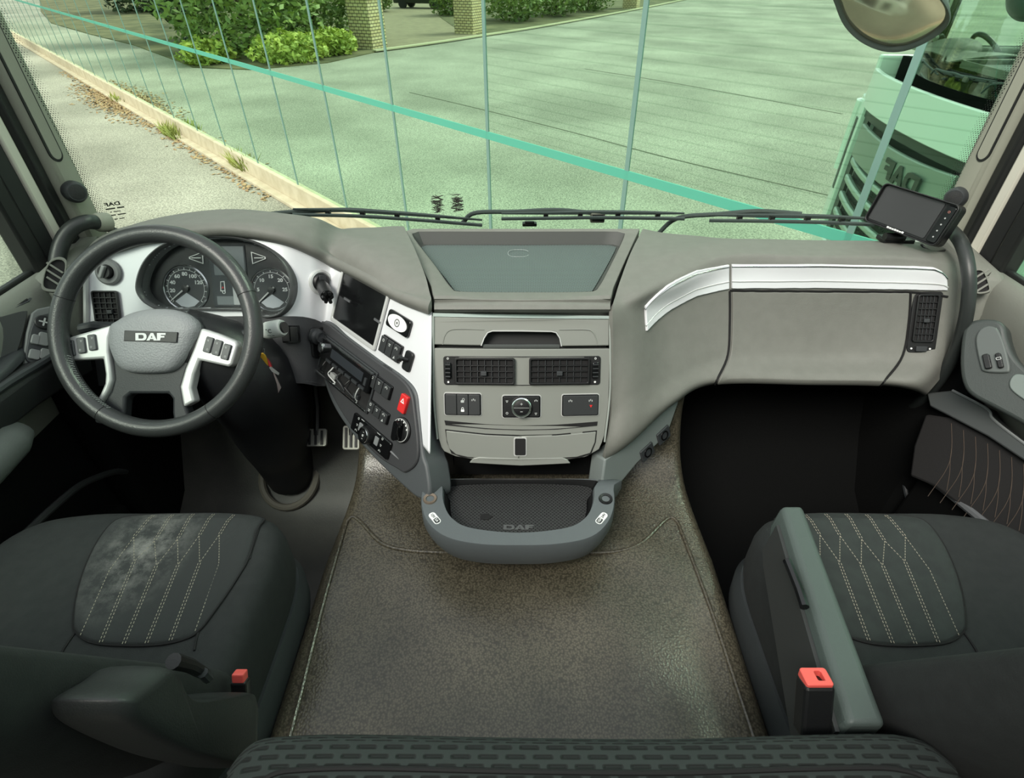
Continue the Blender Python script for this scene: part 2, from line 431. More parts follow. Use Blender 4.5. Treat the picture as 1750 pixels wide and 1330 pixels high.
# ---- leafy things: many small leaf blades in one foliage mesh
def leaf_cloud(center, rad, n, size, rnd, flat=.0):
    Vs, Fs = [], []
    for i in range(n):
        while True:
            p = V3((rnd.uniform(-1, 1), rnd.uniform(-1, 1), rnd.uniform(-1, 1)))
            if .35 < p.length < 1: break
        wob = 1 + .18 * math.sin(p.x * 7 + p.y * 5) * math.cos(p.z * 6)
        c = V3(center) + V3((p.x * rad[0], p.y * rad[1], p.z * rad[2])) * wob
        if c.z < G + .03: c.z = G + .03 + rnd.random() * .2
        a = V3((rnd.gauss(0, 1), rnd.gauss(0, 1), rnd.gauss(0, .6) - flat)).normalized()
        b = a.cross(V3((rnd.gauss(0, 1), rnd.gauss(0, 1), rnd.gauss(0, 1)))).normalized()
        L = size * rnd.uniform(.7, 1.4); k = len(Vs)
        Vs += [c - a * L, c + b * L * .45, c + a * L, c - b * L * .45]; Fs.append((k, k + 1, k + 2, k + 3))
    return Vs, Fs
def mat_leaf(name, c1, c2):
    m = M(name, c1, .6, var=(c2, 1.3)); return m
LF1 = mat_leaf('leaf_light', (196, 206, 96), (140, 160, 70))
LF2 = mat_leaf('leaf_mid', (144, 164, 84), (92, 116, 58))
LF3 = mat_leaf('leaf_dark', (70, 86, 54), (44, 58, 36))
LF4 = mat_leaf('leaf_dry', (120, 112, 70), (84, 82, 52))
BARK = M('bark', (82, 70, 54), .9)
rl = random.Random(3)
def shrub(px, py, rad, lift, n, size, mat, label, flat=0, name='shrub', group=None, trunk=True):
    p = mir(WZ(px, py, G))
    t = Thing(name, label, 'shrub', p, group)
    t.part('foliage', leaf_cloud(p + V3((0, 0, lift)), rad, n, size, rl, flat), mat, kind='stuff', smooth=0)
    if trunk:
        t.part('stem', tube([p + V3((0, 0, -.02)), p + V3((.05, .02, lift * .6)), p + V3((.1, 0, lift))], .07, 6), BARK)
shrub(430, 92, (3.0, 3.0, 2.6), 2.0, 5200, .14, LF2, 'large round green bush left of the brick gate pillar, in the reflection')
shrub(545, 72, (2.6, 2.6, 2.8), 2.3, 4600, .14, LF2, 'tall green bush next to the brick gate pillar, in the reflection')
shrub(480, 40, (3.4, 3.4, 3.4), 3.2, 4200, .17, LF1, 'yellow-green tree crown behind the bushes, in the reflection')
shrub(345, 70, (2.0, 2.0, 3.6), 3.6, 3600, .17, LF3, 'dark conifer left of the large green bush, in the reflection')
shrub(255, 20, (3.2, 3.2, 2.2), 1.8, 3000, .18, LF3, 'dark clipped shrub near far end of the facade, in the reflection')
shrub(572, 93, (1.2, .9, .55), .35, 2600, .09, LF1, 'low light green groundcover at foot of the brick pillar, in the reflection', .3, 'groundcover', trunk=False)
shrub(500, 104, (1.7, 1.3, .6), .35, 2600, .09, LF1, 'low light green groundcover along the yard edge, in the reflection', .3, 'groundcover', trunk=False)
shrub(360, 108, (1.1, .9, .5), .3, 1600, .09, LF1, 'small light green plant clump by the kerb corner, in the reflection', .3, 'groundcover', trunk=False)
shrub(640, 20, (1.7, 1.7, 1.3), 1.2, 2200, .13, LF2, 'green bush behind the left brick pillar beside the drive, in the reflection')
shrub(775, 26, (1.6, 1.6, 1.6), 1.3, 2400, .13, LF2, 'bush between the parked car and the second brick pillar, in the reflection')
for k, (x, y) in enumerate(((880, 36), (950, 27), (1005, 19))):
    shrub(x, y, (2.6, 2.2, 1.6), 1.5, 2600, .14, LF2, 'clipped hedge bush %s, in the reflection' % ('just right of the second brick pillar', 'in the middle of the hedge row', 'at the far end of the hedge row')[k], group='hedge row')

# ---- planted beds and drive (flat ground pieces, slightly raised)
def ground_poly(pxs, name, mat, label, cat, z=.03):
    P = [mir(WZ(x, y, G)) for x, y in pxs]
    c = sum(P, V3((0, 0, 0))) / len(P)
    vf = prism([(p.x, p.y) for p in P], G, G + z)
    o = mesh_obj(name, vf, mat, None, (c.x, c.y, G), smooth=0); o.location = (c.x, c.y, G)
    o['label'] = label; o['kind'] = 'structure'
    return o
BED = M('bed_soil', (122, 116, 84), .95, var=((84, 84, 58), .8))
DRV = M('drive_paving', (150, 138, 112), .9, var=((136, 124, 102), 2))
ground_poly([(655, 87), (560, 108), (430, 120), (330, 116), (300, 104), (230, 78), (150, 58), (88, 40), (70, 20), (66, -25), (400, -40), (640, -35), (672, 0), (645, 30)], 'planting_bed', BED, 'planting bed with bushes left of the gate, in the reflection', 'planting bed')
ground_poly([(655, 87), (735, 76), (826, 62), (775, 46), (752, 30), (748, 12), (760, -30), (640, -35), (672, 0), (645, 30)], 'driveway', DRV, 'brown paved drive between the brick pillars, in the reflection', 'driveway', .012)
ground_poly([(826, 62), (950, 42), (1110, 12), (1180, -5), (1150, -40), (760, -30), (748, 12), (752, 30), (775, 46)], 'planting_bed', BED, 'planting bed under the hedge right of the gate, in the reflection', 'planting bed')
EDG = M('edging_stone', (196, 192, 160), .85)
ed = ground_strip([(640, 90), (735, 77), (826, 63), (950, 43), (1110, 13), (1200, -6)], .22, 'edging_strip', EDG, None, z=.05, h=.05)
ed['kind'] = 'structure'; ed['label'] = 'pale edging stones along the yard, in the reflection'

# ---- brick gate pillars
BRK = bpy.data.materials.new('pale_brick'); BRK.use_nodes = True
_nt = BRK.node_tree; _b = _nt.nodes['Principled BSDF']; _b.inputs['Roughness'].default_value = .85
_tc = _nt.nodes.new('ShaderNodeTexCoord'); _sp = _nt.nodes.new('ShaderNodeSeparateXYZ'); _cb = _nt.nodes.new('ShaderNodeCombineXYZ'); _ad = _nt.nodes.new('ShaderNodeMath')
_nt.links.new(_tc.outputs['Object'], _sp.inputs[0]); _nt.links.new(_sp.outputs[0], _ad.inputs[0]); _nt.links.new(_sp.outputs[1], _ad.inputs[1])
_nt.links.new(_ad.outputs[0], _cb.inputs[0]); _nt.links.new(_sp.outputs[2], _cb.inputs[1])
_bt = _nt.nodes.new('ShaderNodeTexBrick'); _bt.inputs['Scale'].default_value = 2.2; _bt.inputs['Mortar Size'].default_value = .035
_bt.inputs['Color1'].default_value = srgb(222, 208, 164); _bt.inputs['Color2'].default_value = srgb(206, 188, 142); _bt.inputs['Mortar'].default_value = srgb(96, 88, 66)
_nt.links.new(_cb.outputs[0], _bt.inputs['Vector']); _nt.links.new(_bt.outputs['Color'], _b.inputs['Base Color'])
CAPM = M('pillar_cap', (150, 148, 120), .8)
for (x, y, w, h, lab) in ((637, 84, 1.05, 1.75, 'pale brick gate pillar with flat cap left of the drive, in the reflection'), (806, 58, 1.05, 2.3, 'pale brick gate pillar right of the drive, in the reflection'), (1083, 15, 1.1, 2.3, 'distant pale brick pillar at the end of the hedge, in the reflection')):
    p = mir(WZ(x, y, G)) + V3((-.3, .2, 0))
    t = Thing('brick_pillar', lab, 'pillar', p)
    R = Matrix.Translation(p) @ Matrix.Rotation(R_(20), 4, 'Z')
    o = t.part('shaft', move(box((0, 0, h / 2), (w, w, h)), p), BRK, smooth=0)
    c = t.part('cap', move(box((0, 0, h + .06), (w + .14, w + .14, .12)), p), CAPM, smooth=0, bevel=.02)
    for q in (o, c): q.rotation_euler.z = R_(18)

# ---- parked car behind the gate
cp = mir(WZ(722, 14, G))
ct = Thing('parked_car', 'dark parked car on the drive between the pillars, in the reflection', 'car', cp)
CARP_ = M('car_paint', (52, 54, 46), .3, .3)
def carbody():
    prof = [(-2.1, .35), (-2.15, .75), (-2.0, .95), (-1.2, 1.0), (-.8, 1.45), (1.3, 1.5), (1.95, 1.0), (2.1, .9), (2.1, .35)]
    L = []
    for y, k in ((-.88, .96), (-.8, 1), (.8, 1), (.88, .96)):
        L.append([cp + Matrix.Rotation(R_(100), 3, 'Z') @ V3((a * k, y * (1 if b < 1.05 else .85), b)) for a, b in prof])
    return loops(L)
ct.part('body', carbody(), CARP_, bevel=.05)
for a in (-1.3, 1.3):
    for s in (-1, 1):
        c = cp + Matrix.Rotation(R_(100), 3, 'Z') @ V3((a, s * .8, .33))
        ct.part('wheel', mtf(lathe([(.0, -.1), (.33, -.1), (.34, .1), (0, .1)], 16), aim(c, Matrix.Rotation(R_(100), 3, 'Z') @ V3((0, 1, 0)))), SEAL)
ct.part('number_plate', move(box((0, 0, 0), (.1, .5, .12)), cp + Matrix.Rotation(R_(100), 3, 'Z') @ V3((-2.15, 0, .7))), WHITE, smooth=0)

# ---- weeds and leaf litter along the kerb foot
rw = random.Random(5)
WEED = mat_leaf('weed', (168, 178, 92), (120, 132, 60)); LIT = M('leaf_litter', (138, 108, 80), .95, var=((178, 158, 116), 9))
for k, (x, y, n, sz, lab) in enumerate(((300, 232, 150, .22, 'weed tuft at the kerb foot, farther one'), (424, 288, 200, .26, 'leafy weed tuft at the kerb foot, nearer one'), (205, 172, 60, .14, 'small dry weed tuft at the kerb beside the leaf litter'))):
    p = WZ(x, y, G); Vs, Fs = [], []
    for i in range(n):
        c = p + FD * rw.gauss(0, .25) + FN * (rw.random() * .16); a = V3((rw.gauss(0, .5), rw.gauss(0, .5), 1)).normalized() * sz * rw.uniform(.5, 1.6); b = V3((rw.gauss(0, 1), rw.gauss(0, 1), 0)).normalized() * .014
        q = len(Vs); Vs += [c - b, c + b, c + a * .6 + b, c + a]; Fs.append((q, q + 1, q + 2, q + 3))
    o = mesh_obj('weed', (Vs, Fs), WEED, None, p, smooth=0); o.location = p; o['label'] = lab; o['category'] = 'weed'; o['kind'] = 'stuff'
Vs, Fs = [], []
for i in range(1500):
    s = rw.choice((rw.uniform(-1, 16), rw.gauss(9.5, 1.6), rw.gauss(9.5, 1.6))); c = fac(s, .2 + abs(rw.gauss(0, .16)) * (1.6 if 6 < s < 13 else .7), .012)
    a = V3((rw.gauss(0, 1), rw.gauss(0, 1), .2)).normalized() * .05; b = a.cross(V3((0, 0, 1))) * .6; q = len(Vs)
    Vs += [c - a, c + b, c + a, c - b]; Fs.append((q, q + 1, q + 2, q + 3))
o = mesh_obj('leaf_litter', (Vs, Fs), LIT, smooth=0); o['kind'] = 'stuff'; o['label'] = 'brown dead leaves lying along the foot of the kerb'; o['category'] = 'leaves'

# ================================================================ the truck's own outside (seen in the mirror glass)
TW = M('truck_white', (236, 240, 238), .25, coat=.5)
TDK = M('truck_dark_grey', (70, 74, 70), .45)
ext = Thing('truck_cab', 'white truck cab front with dark grille, seen mirrored in the glass facade', 'truck', (0, 1.7, G))
def fy(x, z=0): return 1.80 - .16 * (abs(x) / 1.2) ** 2.4 - .02 * max(0, z + .3)
def band(x0, x1, z0, z1, th, off=0, nx=24, nz=3, zc=lambda x: 0):
    rows = []
    for j in range(nz + 1):
        z = z0 + (z1 - z0) * j / nz
        rows.append([V3((x0 + (x1 - x0) * i / nx, fy(x0 + (x1 - x0) * i / nx, z) + off, z + zc(x0 + (x1 - x0) * i / nx))) for i in range(nx + 1)])
    rows = [list(reversed(r)) for r in rows]
    return sheet(rows, th)
dip = lambda x: -.05 * (1 - (x / 1.0) ** 2) * (1 if abs(x) < 1 else 0)
ext.part('front_panel', band(-1.1, 1.1, -.02, .27, .04), TW, bevel=.008)
ext.part('dark_band', band(-1.05, 1.05, -.09, -.02, .02, -.03), TDK)
ext.part('badge_panel', band(-.75, .75, -.36, -.1, .04, .02, zc=lambda x: -.03 * (1 - (x / .75) ** 2)), M('truck_grey_panel', (150, 158, 152), .35, .3), bevel=.01)
ext.part('badge_letters', ([V3((-p.x + 0.24, 1.815 + p.z, p.y - .26)) for p in daf_vf(.135, .012)[0]], daf_vf(.135, .012)[1]), M('badge_dark', (62, 66, 62), .4), smooth=0)
for k in range(4):
    z = -.46 - k * .15
    ext.part('grille_bar', band(-.78, .78, z - .025, z + .03, .05, .0, zc=lambda x: .05 * (abs(x) / .78) ** 2), M('grille_silver', (176, 190, 182), .35, .5), bevel=.015)
    ext.part('grille_mesh', band(-.76, .76, z - .1, z - .03, .01, -.06), M('grille_mesh_black', (40, 44, 40), .6, grain=(60, 1, 'voro', .01)))
ext.part('grille_back', band(-.8, .8, -1.1, -.1, .03, -.1), TDK)
for s in (-1, 1):
    ext.part('corner_panel', band(min(s * .98, s * 1.25), max(s * .98, s * 1.25), -1.15, .05, .05, 0, 8), TW, bevel=.01)
    ext.part('corner_intake', band(min(s * 1.05, s * 1.13), max(s * 1.05, s * 1.13), -.75, -.12, .01, .006, 5), TDK)
    ext.part('corner_slot', band(min(s * .82, s * .96), max(s * .82, s * .96), -1.1, -.05, .03, -.04, 6), TDK)
    ext.part('corner_deflector', tube(smooth_path([(s * 1.22, 1.62, .0), (s * 1.27, 1.6, -.3), (s * 1.27, 1.6, -.62)], 9), .05, 8), TW)
    ext.part('side_panel', box2((s * 1.19, -.7, -1.25), (s * 1.25, 1.6, .36)), TW, smooth=0, bevel=.02)
    ext.part('wheel', mtf(lathe([(0, -.16), (.3, -.16), (.5, -.15), (.52, -.1), (.52, .12), (.5, .15), (0, .15)], 28), aim((s * 1.05, .4, G + .52), (1, 0, 0))), SEAL)
ext.part('bumper', band(-1.22, 1.22, -1.55, -1.12, .08, .02), TW, bevel=.02)
# ================================================================ cab shell
rf = random.Random(11)
# ---- engine-tunnel floor: flat hump that curls up into the dash at the front
def floor_vf():
    prof = [(-.7, 0), (-.3, 0), (.05, 0), (.25, 0), (.4, 0), (.55, 0), (.66, 0), (.76, 0), (.85, .004), (.91, .018), (.955, .05), (.985, .10), (1.0, .15), (1.005, .19)]
    prof = [(p.x, p.y) for p in smooth_path([V3((a, b, 0)) for a, b in prof], 60)]
    xs = [(-.440, -.36), (-.428, -.12), (-.420, -.035), (-.412, -.012), (-.400, -.002)]
    flat = [(-.388 + .776 * i / 40, 0) for i in range(41)]
    sec = xs + flat + [(-a, b) for a, b in reversed(xs)]
    rows = []
    for i, (y, z) in enumerate(prof):
        a = prof[max(0, i - 1)]; b = prof[min(len(prof) - 1, i + 1)]
        t = V3((0, b[0] - a[0], b[1] - a[1])).normalized(); n = V3((0, -t.z, t.y))
        k = 1 - .05 * max(0, min(1, (y - .7) / .3))
        rows.append([V3((x * k, y, z)) + n * (d + (.0035 * math.sin(x * 17 + 2.1 * math.sin(y * 9)) * math.sin(y * 14 + 3 * x) if (abs(x) < .35 and d == 0 and y < .75) else 0)) for x, d in sec])
    return grid(rows)
fl = mesh_obj('floor', floor_vf(), RUB, smooth=60); fl['kind'] = 'structure'; fl['label'] = 'brown-grey grained rubber mat over the engine tunnel'
bead = [WZ(x, y, .003) for x, y in [(484, 1300), (515, 1180), (555, 1020), (588, 905), (595, 888), (604, 883), (618, 893), (650, 926), (690, 939), (760, 944), (888, 946), (1000, 945), (1060, 941), (1098, 926), (1132, 893), (1146, 884), (1156, 890), (1165, 908), (1215, 1040), (1262, 1180), (1302, 1300)]]
mesh_obj('mat_bead', tube(smooth_path([q - V3((0, 0, .002)) for q in bead], 120), .0042, 8), RUB, fl)
# ---- footwells, firewall
def slabs(*a): return join(*[box2(p, q) for p, q in a])
for nm, s in (('floor_driver', -1), ('floor_passenger', 1)):
    rows = []
    for y, z in [(-.4, -.33), (.6, -.33), (.95, -.33), (1.05, -.32), (1.13, -.27), (1.22, -.12), (1.32, .1), (1.38, .2)]:
        rows.append([V3((s * x, y, z + .0)) for x in (.36, .5, .7, .9, 1.12)])
    o = mesh_obj(nm, sheet(rows if s > 0 else [list(reversed(r)) for r in rows], .02), FOOT if s < 0 else CARP, smooth=60); o['kind'] = 'structure'
    o['label'] = 'worn dark rubber floor of the %s footwell' % ('driver' if s < 0 else 'passenger')
w = mesh_obj('wall_front', slabs(((-1.15, 1.40, -.5), (1.15, 1.44, .36))), CARP, smooth=0); w['kind'] = 'structure'; w['label'] = 'black bulkhead below the dashboard'
mesh_obj('ledge', tube([WY(1158, 694, 1.36), WY(1240, 694, 1.36), WY(1330, 697, 1.36)], .012, 8), GRY, w)
for s in (-1, 1):
    o = mesh_obj('wall_left' if s < 0 else 'wall_right', slabs(((s * 1.02, .98, -.5), (s * 1.1, 1.42, .28)), ((s * 1.09, -.6, -.6), (s * 1.19, 1.42, -.3))), CARP, smooth=0, bevel=.03); o['kind'] = 'structure'
    o['label'] = 'dark kick panel beside the %s footwell' % ('driver' if s < 0 else 'passenger')
wb_ = mesh_obj('wall_back', box2((-1.15, -.8, -.3), (1.15, -.75, 1.6)), DOOR, smooth=0); wb_['kind'] = 'structure'; wb_['label'] = 'grey rear cab wall behind the bunk'  # unseen rear wall, added to cut the light on seats and bunk
for s in (-1, 1):
    o = mesh_obj('wall_%s_rear' % ('left' if s < 0 else 'right'), box2((s * 1.1, -.8, -.3), (s * 1.15, -.31, 1.6)), DOOR, smooth=0); o['kind'] = 'structure'; o['label'] = 'grey cab side panel beside the bunk, %s side' % ('driver' if s < 0 else 'passenger')  # unseen side panels, added with the rear wall to darken the bunk end
# ---- windscreen
def wsy(x): return 1.63 - .275 * (abs(x) / 1.07) ** 2.2
def ws_rows(x0, x1, z0, z1, off, nx=40, nz=2):
    return [[V3((x0 + (x1 - x0) * i / nx, wsy(x0 + (x1 - x0) * i / nx) - off - .06 * ((z0 + (z1 - z0) * j / nz) - .4), z0 + (z1 - z0) * j / nz)) for i in range(nx + 1)] for j in range(nz + 1)]
def glass_mat(name, tint, refl=.05):
    m = bpy.data.materials.new(name); m.use_nodes = True; nt = m.node_tree; nt.nodes.clear()
    o = nt.nodes.new('ShaderNodeOutputMaterial'); t = nt.nodes.new('ShaderNodeBsdfTransparent'); t.inputs[0].default_value = tint
    gl = nt.nodes.new('ShaderNodeBsdfGlossy'); gl.inputs['Roughness'].default_value = .01
    fr = nt.nodes.new('ShaderNodeFresnel'); fr.inputs[0].default_value = 1.35
    mu = nt.nodes.new('ShaderNodeMath'); mu.operation = 'MULTIPLY'; mu.inputs[1].default_value = refl * 10
    mx = nt.nodes.new('ShaderNodeMixShader')
    nt.links.new(fr.outputs[0], mu.inputs[0]); nt.links.new(mu.outputs[0], mx.inputs[0]); nt.links.new(t.outputs[0], mx.inputs[1]); nt.links.new(gl.outputs[0], mx.inputs[2]); nt.links.new(mx.outputs[0], o.inputs[0])
    return m
WGL = glass_mat('windscreen_glass', (.97, .995, .97, 1), .03)
SGL = glass_mat('side_glass', (.90, .97, .93, 1), .04)
wn1 = Thing('window_1', 'wide curved windscreen', None, (0, 1.6, .36), kind='structure')
wn1.part('glass', sheet(ws_rows(-1.075, 1.075, .30, 1.45, 0), .005), WGL, smooth=80)
# dotted ceramic border down both sides and black seal around the foot
FRIT = M('frit_dots', (40, 44, 40), .6)
Vs, Fs = [], []
for s in (-1, 1):
    for j in range(230):
        for i in range(7):
            x = s * (1.060 - .0042 * i - (.0021 if j % 2 else 0)); z = .46 + .0042 * j; y = wsy(x) - .0065 - .06 * (z - .4); r = .0019 * (1 - .11 * i)
            t = V3((1, -s * .55, 0)).normalized(); q = len(Vs); c = V3((x, y, z))
            Vs += [c + t * (r * math.cos(a)) + V3((0, 0, r * math.sin(a))) for a in (0, 1.047, 2.094, 3.142, 4.189, 5.236)]; Fs.append(tuple(range(q, q + 6)))
wn1.part('frit_border', (Vs, Fs), FRIT, kind='stuff', smooth=0)
for s in (-1, 1):
    P = smooth_path([V3((s * 1.062, wsy(1.062) - .02 - .06 * (z - .4), z)) for z in (1.45, 1.1, .8, .6, .52)] + [V3((s * 1.045, wsy(1.045) - .012, .462)), V3((s * .99, wsy(.99) - .012, .428))], 40)
    wn1.part('seal', tube(P, .008, 8), SEAL)
# maker's print low on the left, and two smudged stickers in the middle
def wsl(px, py, body, size, bold=0, sx=1, flip=True):
    c = WY(px, py, 1.4)
    for _ in range(6): c = WY(px, py, wsy(c.x) - .007 - .06 * (c.z - .4))
    x = c.x; t = V3((1, (wsy(x + .01) - wsy(x - .01)) / .02, 0)).normalized(); n = V3((t.y, -t.x, 0))
    vf = text_vf(body, size, bold, (-1 if flip else 1) * sx, .0004)
    return ([c + t * p.x + V3((0, 0, p.y)) + n * p.z for p in vf[0]], vf[1])
wn1.part('glass_print', join(wsl(192, 349, 'DAF', .012, .0004, 1.5), wsl(196, 355, '--- ----', .016, .0008), wsl(197, 361, '---- -', .012, .0004), wsl(201, 366, '---- ---', .014, .0006), wsl(204, 373, '--- --', .012, .0005)), FRIT, smooth=0, label='small mirrored maker mark printed on the glass')
rs = random.Random(4)
for i, px in enumerate((748, 781)):
    c = WY(px, 348, wsy(-.2) - .012)
    pts = []
    for k in range(70): pts.append(c + V3(((k % 2 - .5) * .024 + rs.uniform(-.008, .008), rs.uniform(-.0005, .0005), .022 - k * .00066 + rs.uniform(-.009, .009))))
    Q = [pts[0]]
    for p in pts[1:]: Q.append(p)
    single('smudged_sticker', tube(Q, .0011, 4), M('sticker_ink', (52, 54, 46), .8), 'dark scribbled sticker on the windscreen, %s of the two' % ('left' if i == 0 else 'right'), 'sticker', c, 'windscreen stickers')
# ---- A-pillars: upright strips in plan, left and right
def vslab(pts, z0, z1): return prism(pts, z0, z1)
for s, nm in ((-1, 'trim_1'), (1, 'trim_2')):
    t = Thing(nm, 'upright windscreen pillar trim on the %s side' % ('driver' if s < 0 else 'passenger'), None, (s * 1.08, 1.28, .44), kind='structure')
    sx = lambda pts: [(s * a, b) for a, b in pts]
    t.part('pillar_cover', vslab(sx([(1.052, 1.352), (1.05, 1.325), (1.06, 1.300), (1.075, 1.294), (1.2, 1.30), (1.2, 1.37), (1.1, 1.37)]), .40, 1.5), PILL, bevel=.006)
    t.part('door_seal', vslab(sx([(1.08, 1.293), (1.078, 1.268), (1.09, 1.262), (1.2, 1.262), (1.2, 1.295)]), .38, 1.5), SEAL, bevel=.004)
    t.part('frame_strip', vslab(sx([(1.088, 1.261), (1.092, 1.236), (1.15, 1.236), (1.15, 1.261)]), .36, 1.5), BEIGE, bevel=.004)
    t.part('window_channel', vslab(sx([(1.098, 1.235), (1.10, 1.195), (1.148, 1.19), (1.148, 1.235)]), .36, 1.5), M('channel_black', (24, 25, 26), .6), bevel=.002)
    t.part('window_run', vslab(sx([(1.095, 1.192), (1.105, 1.160), (1.145, 1.16), (1.145, 1.192)]), .36, 1.5), SEAL, bevel=.006)
    # long oval cover plate let into the pillar
    for nm2, gr, mm in (('cover_gap', 0, SEAL), ('cover_plate', .0035, PILL)):
        zb = .66
        L = []
        for d in (0, .004):
            loop = []
            for a in range(13):
                th = math.pi + math.pi * a / 12; r = .0135 - gr
                loop.append((1.313 + r * math.cos(th) , zb + .0 + 1.6 * r * math.sin(th)))
            loop += [(1.313 + .0135 - gr, 1.5), (1.313 - .0135 + gr, 1.5)]
            L.append([V3((s * (1.05 + ((1.325 - y) * .4 if y < 1.325 else (y - 1.325) * .074) - d * .6 - (.0012 if gr else 0) + .001), y, z)) for y, z in loop])
        t.part(nm2, loops(L), mm, smooth=0)
# ---- door windows
for s, nm in ((-1, 'window_2'), (1, 'window_3')):
    o = mesh_obj(nm, box2((s * 1.135, -.3, .38), (s * 1.14, 1.18, 1.45)), SGL, smooth=0); o['kind'] = 'structure'; o['label'] = '%s door glass' % ('driver' if s < 0 else 'passenger')
# ---- doors
def door(s, nm):
    t = Thing(nm, '%s door with grey upper trim and black lower lining' % ('driver' if s < 0 else 'passenger'), None, (s * 1.1, .5, -.45), kind='structure')
    # upper trim: sill rolls inward and down
    prof = [(1.128, .425), (1.11, .436), (1.085, .432), (1.068, .405), (1.062, .35), (1.066, .27), (1.075, .2), (1.085, .16)]
    prof = [(p.x, p.y) for p in smooth_path([V3((a, b, 0)) for a, b in prof], 24)]
    rows = [[V3((s * a, y, b)) for y in (-.3, .2, .6, .9, 1.1, 1.165)] for a, b in prof]
    t.part('upper_trim', sheet(rows if s > 0 else [list(reversed(r)) for r in rows], .02), DOOR, smooth=60)
    t.part('lower_lining', box2((s * 1.085, -.3, -.5), (s * 1.13, 1.16, .2)), DOORD if s > 0 else CARP, smooth=0, bevel=.02)
    t.part('window_seal', box2((s * 1.118, -.3, .42), (s * 1.134, 1.165, .442)), SEAL, smooth=0, bevel=.003)
    return t
dl = door(-1, 'door_1'); dr = door(1, 'door_2')
# -- driver door: sill slot, switch plate, buttons, armrest rail, pad, pocket rim
slotf = Frame(WX(40, 508, -1.085), (1, 0, 0), (.55, 0, .83))
def pxp(fr, pts): return [fr.px(x, y) for x, y in pts]
dl.part('sill_slot', slotf.tf(prism(pxp(slotf, [(-8, 536), (-6, 528), (48, 510), (54, 512), (50, 517), (0, 541)]), 0, .004)), GRY, smooth=0)
dl.part('sill_slot_opening', slotf.tf(prism(pxp(slotf, [(-4, 535), (-3, 531), (46, 513), (48, 515), (2, 538)]), .004, .005)), DARK, smooth=0)
sw = Frame(WX(62, 585, -1.035), (1, 0, 0), (.80, -.35, .48))
dl.part('recess_panel', sw.tf(prism(sm2(pxp(sw, [(-30, 548), (0, 542), (40, 532), (46, 540), (30, 600), (10, 635), (-30, 650)]), 40), -.02, .002)), DOORD, smooth=40, bevel=.003)
dl.part('switch_plate', sw.tf(prism(pxp(sw, [(53, 536), (62, 529), (95, 522), (110, 530), (110, 612), (95, 640), (40, 640), (38, 618), (44, 570)]), -.02, .006)), M('switch_plate_grey', (96, 99, 98), .5), smooth=40, bevel=.003)
dl.part('switch_bezel', sw.tf(prism(sm2(pxp(sw, [(52, 560), (64, 543), (84, 537), (110, 540), (110, 622), (84, 626), (50, 622), (42, 612), (45, 588)]), 40), .005, .010)), GRY, smooth=40, bevel=.002)
for (x0, y0, x1, y1) in ((52, 572, 64, 593), (64, 568, 79, 596), (48, 597, 64, 619), (67, 596, 82, 619)):
    cx, cy, w_, h_ = sw.rect(x0, y0, x1, y1)
    dl.part('button', sw.tf(prism(rrect(cx, cy, w_ * .95, h_ * .92, .004), .009, .016)), M('button_grey', (120, 123, 122), .45), smooth=40, bevel=.0015)
c = sw.px(72, 553)
mk = dl.part('mirror_joystick', sw.tf(prism(circ(c[0], c[1], .016), .009, .014)), BLK, bevel=.002)
dl.part('cross_mark', sw.tf(join(prism(rrect(c[0], c[1], .018, .003, .001), .014, .015), prism(rrect(c[0], c[1], .003, .018, .001), .014, .015))), TXT, parent=mk, smooth=0)
def rail(s, P, prof, nm, mat, t, **kw): return t.part(nm, tube(smooth_path(P, 24), 1.0, len(prof), prof=prof), mat, **kw)
RP = [(.055, -.03), (.055, .03), (.04, .045), (-.04, .045), (-.05, .03), (-.05, -.03), (-.03, -.045), (.04, -.045)]
dl.part('armrest_rail', loops([[V3((-1.075 + a, y, z0 + b)) for a, b in [(0, -.09), (.06, -.07), (.075, -.02), (.075, .0), (.06, .012), (0, .012)]] for y, z0 in ((-.2, .36), (.3, .355), (.7, .345), (.9, .33), (1.0, .315), (1.06, .30))]), DOORD, bevel=.006, smooth=50)
dl.part('rail_cap', tube(smooth_path([(-1.005, -.2, .368), (-1.005, .7, .355), (-1.005, .95, .333), (-1.02, 1.06, .308)], 16), .008, 8), GRY)
dl.part('armrest_pad', loops([[V3((-1.03 + rx * math.cos(a), y, z0 + .05 * k * math.sin(a))) for a in [2 * math.pi * i / 16 for i in range(16)]] for y, z0, rx, k in ((-.2, .26, .06, 1), (.5, .255, .06, 1), (.72, .25, .06, .95), (.80, .245, .052, .8), (.835, .243, .035, .5), (.845, .242, .01, .15))]), M('armrest_pad_grey', (96, 100, 98), .55, grain=(400, .3)), smooth=70)
dl.part('pull_cup', loops([[V3((-1.055 + rx * math.cos(a), y + ry * math.sin(a), .345 + dz)) for a in [2 * math.pi * i / 20 for i in range(20)]] for rx, ry, dz, y in ((.03, .12, 0, .86), (.028, .115, .01, .86), (.02, .09, .016, .86))]), GRY, smooth=60)
dl.part('pocket_rim', tube(smooth_path([WX(40, 915, -1.02), WX(90, 868, -1.02), WX(140, 828, -1.03), WX(190, 808, -1.03), WX(215, 806, -1.03)], 20), .008, 8), DOORD)
dl.part('pocket', loops([[V3((-1.1, y, z)) for y, z in q] if k == 0 else [V3((-1.03, y, z)) for y, z in q] for k, q in enumerate([[(-.2, -.5), (.95, -.5), (.95, -.12), (.7, -.02), (-.2, .02)]] * 2)]), CARP, smooth=0, bevel=.01)
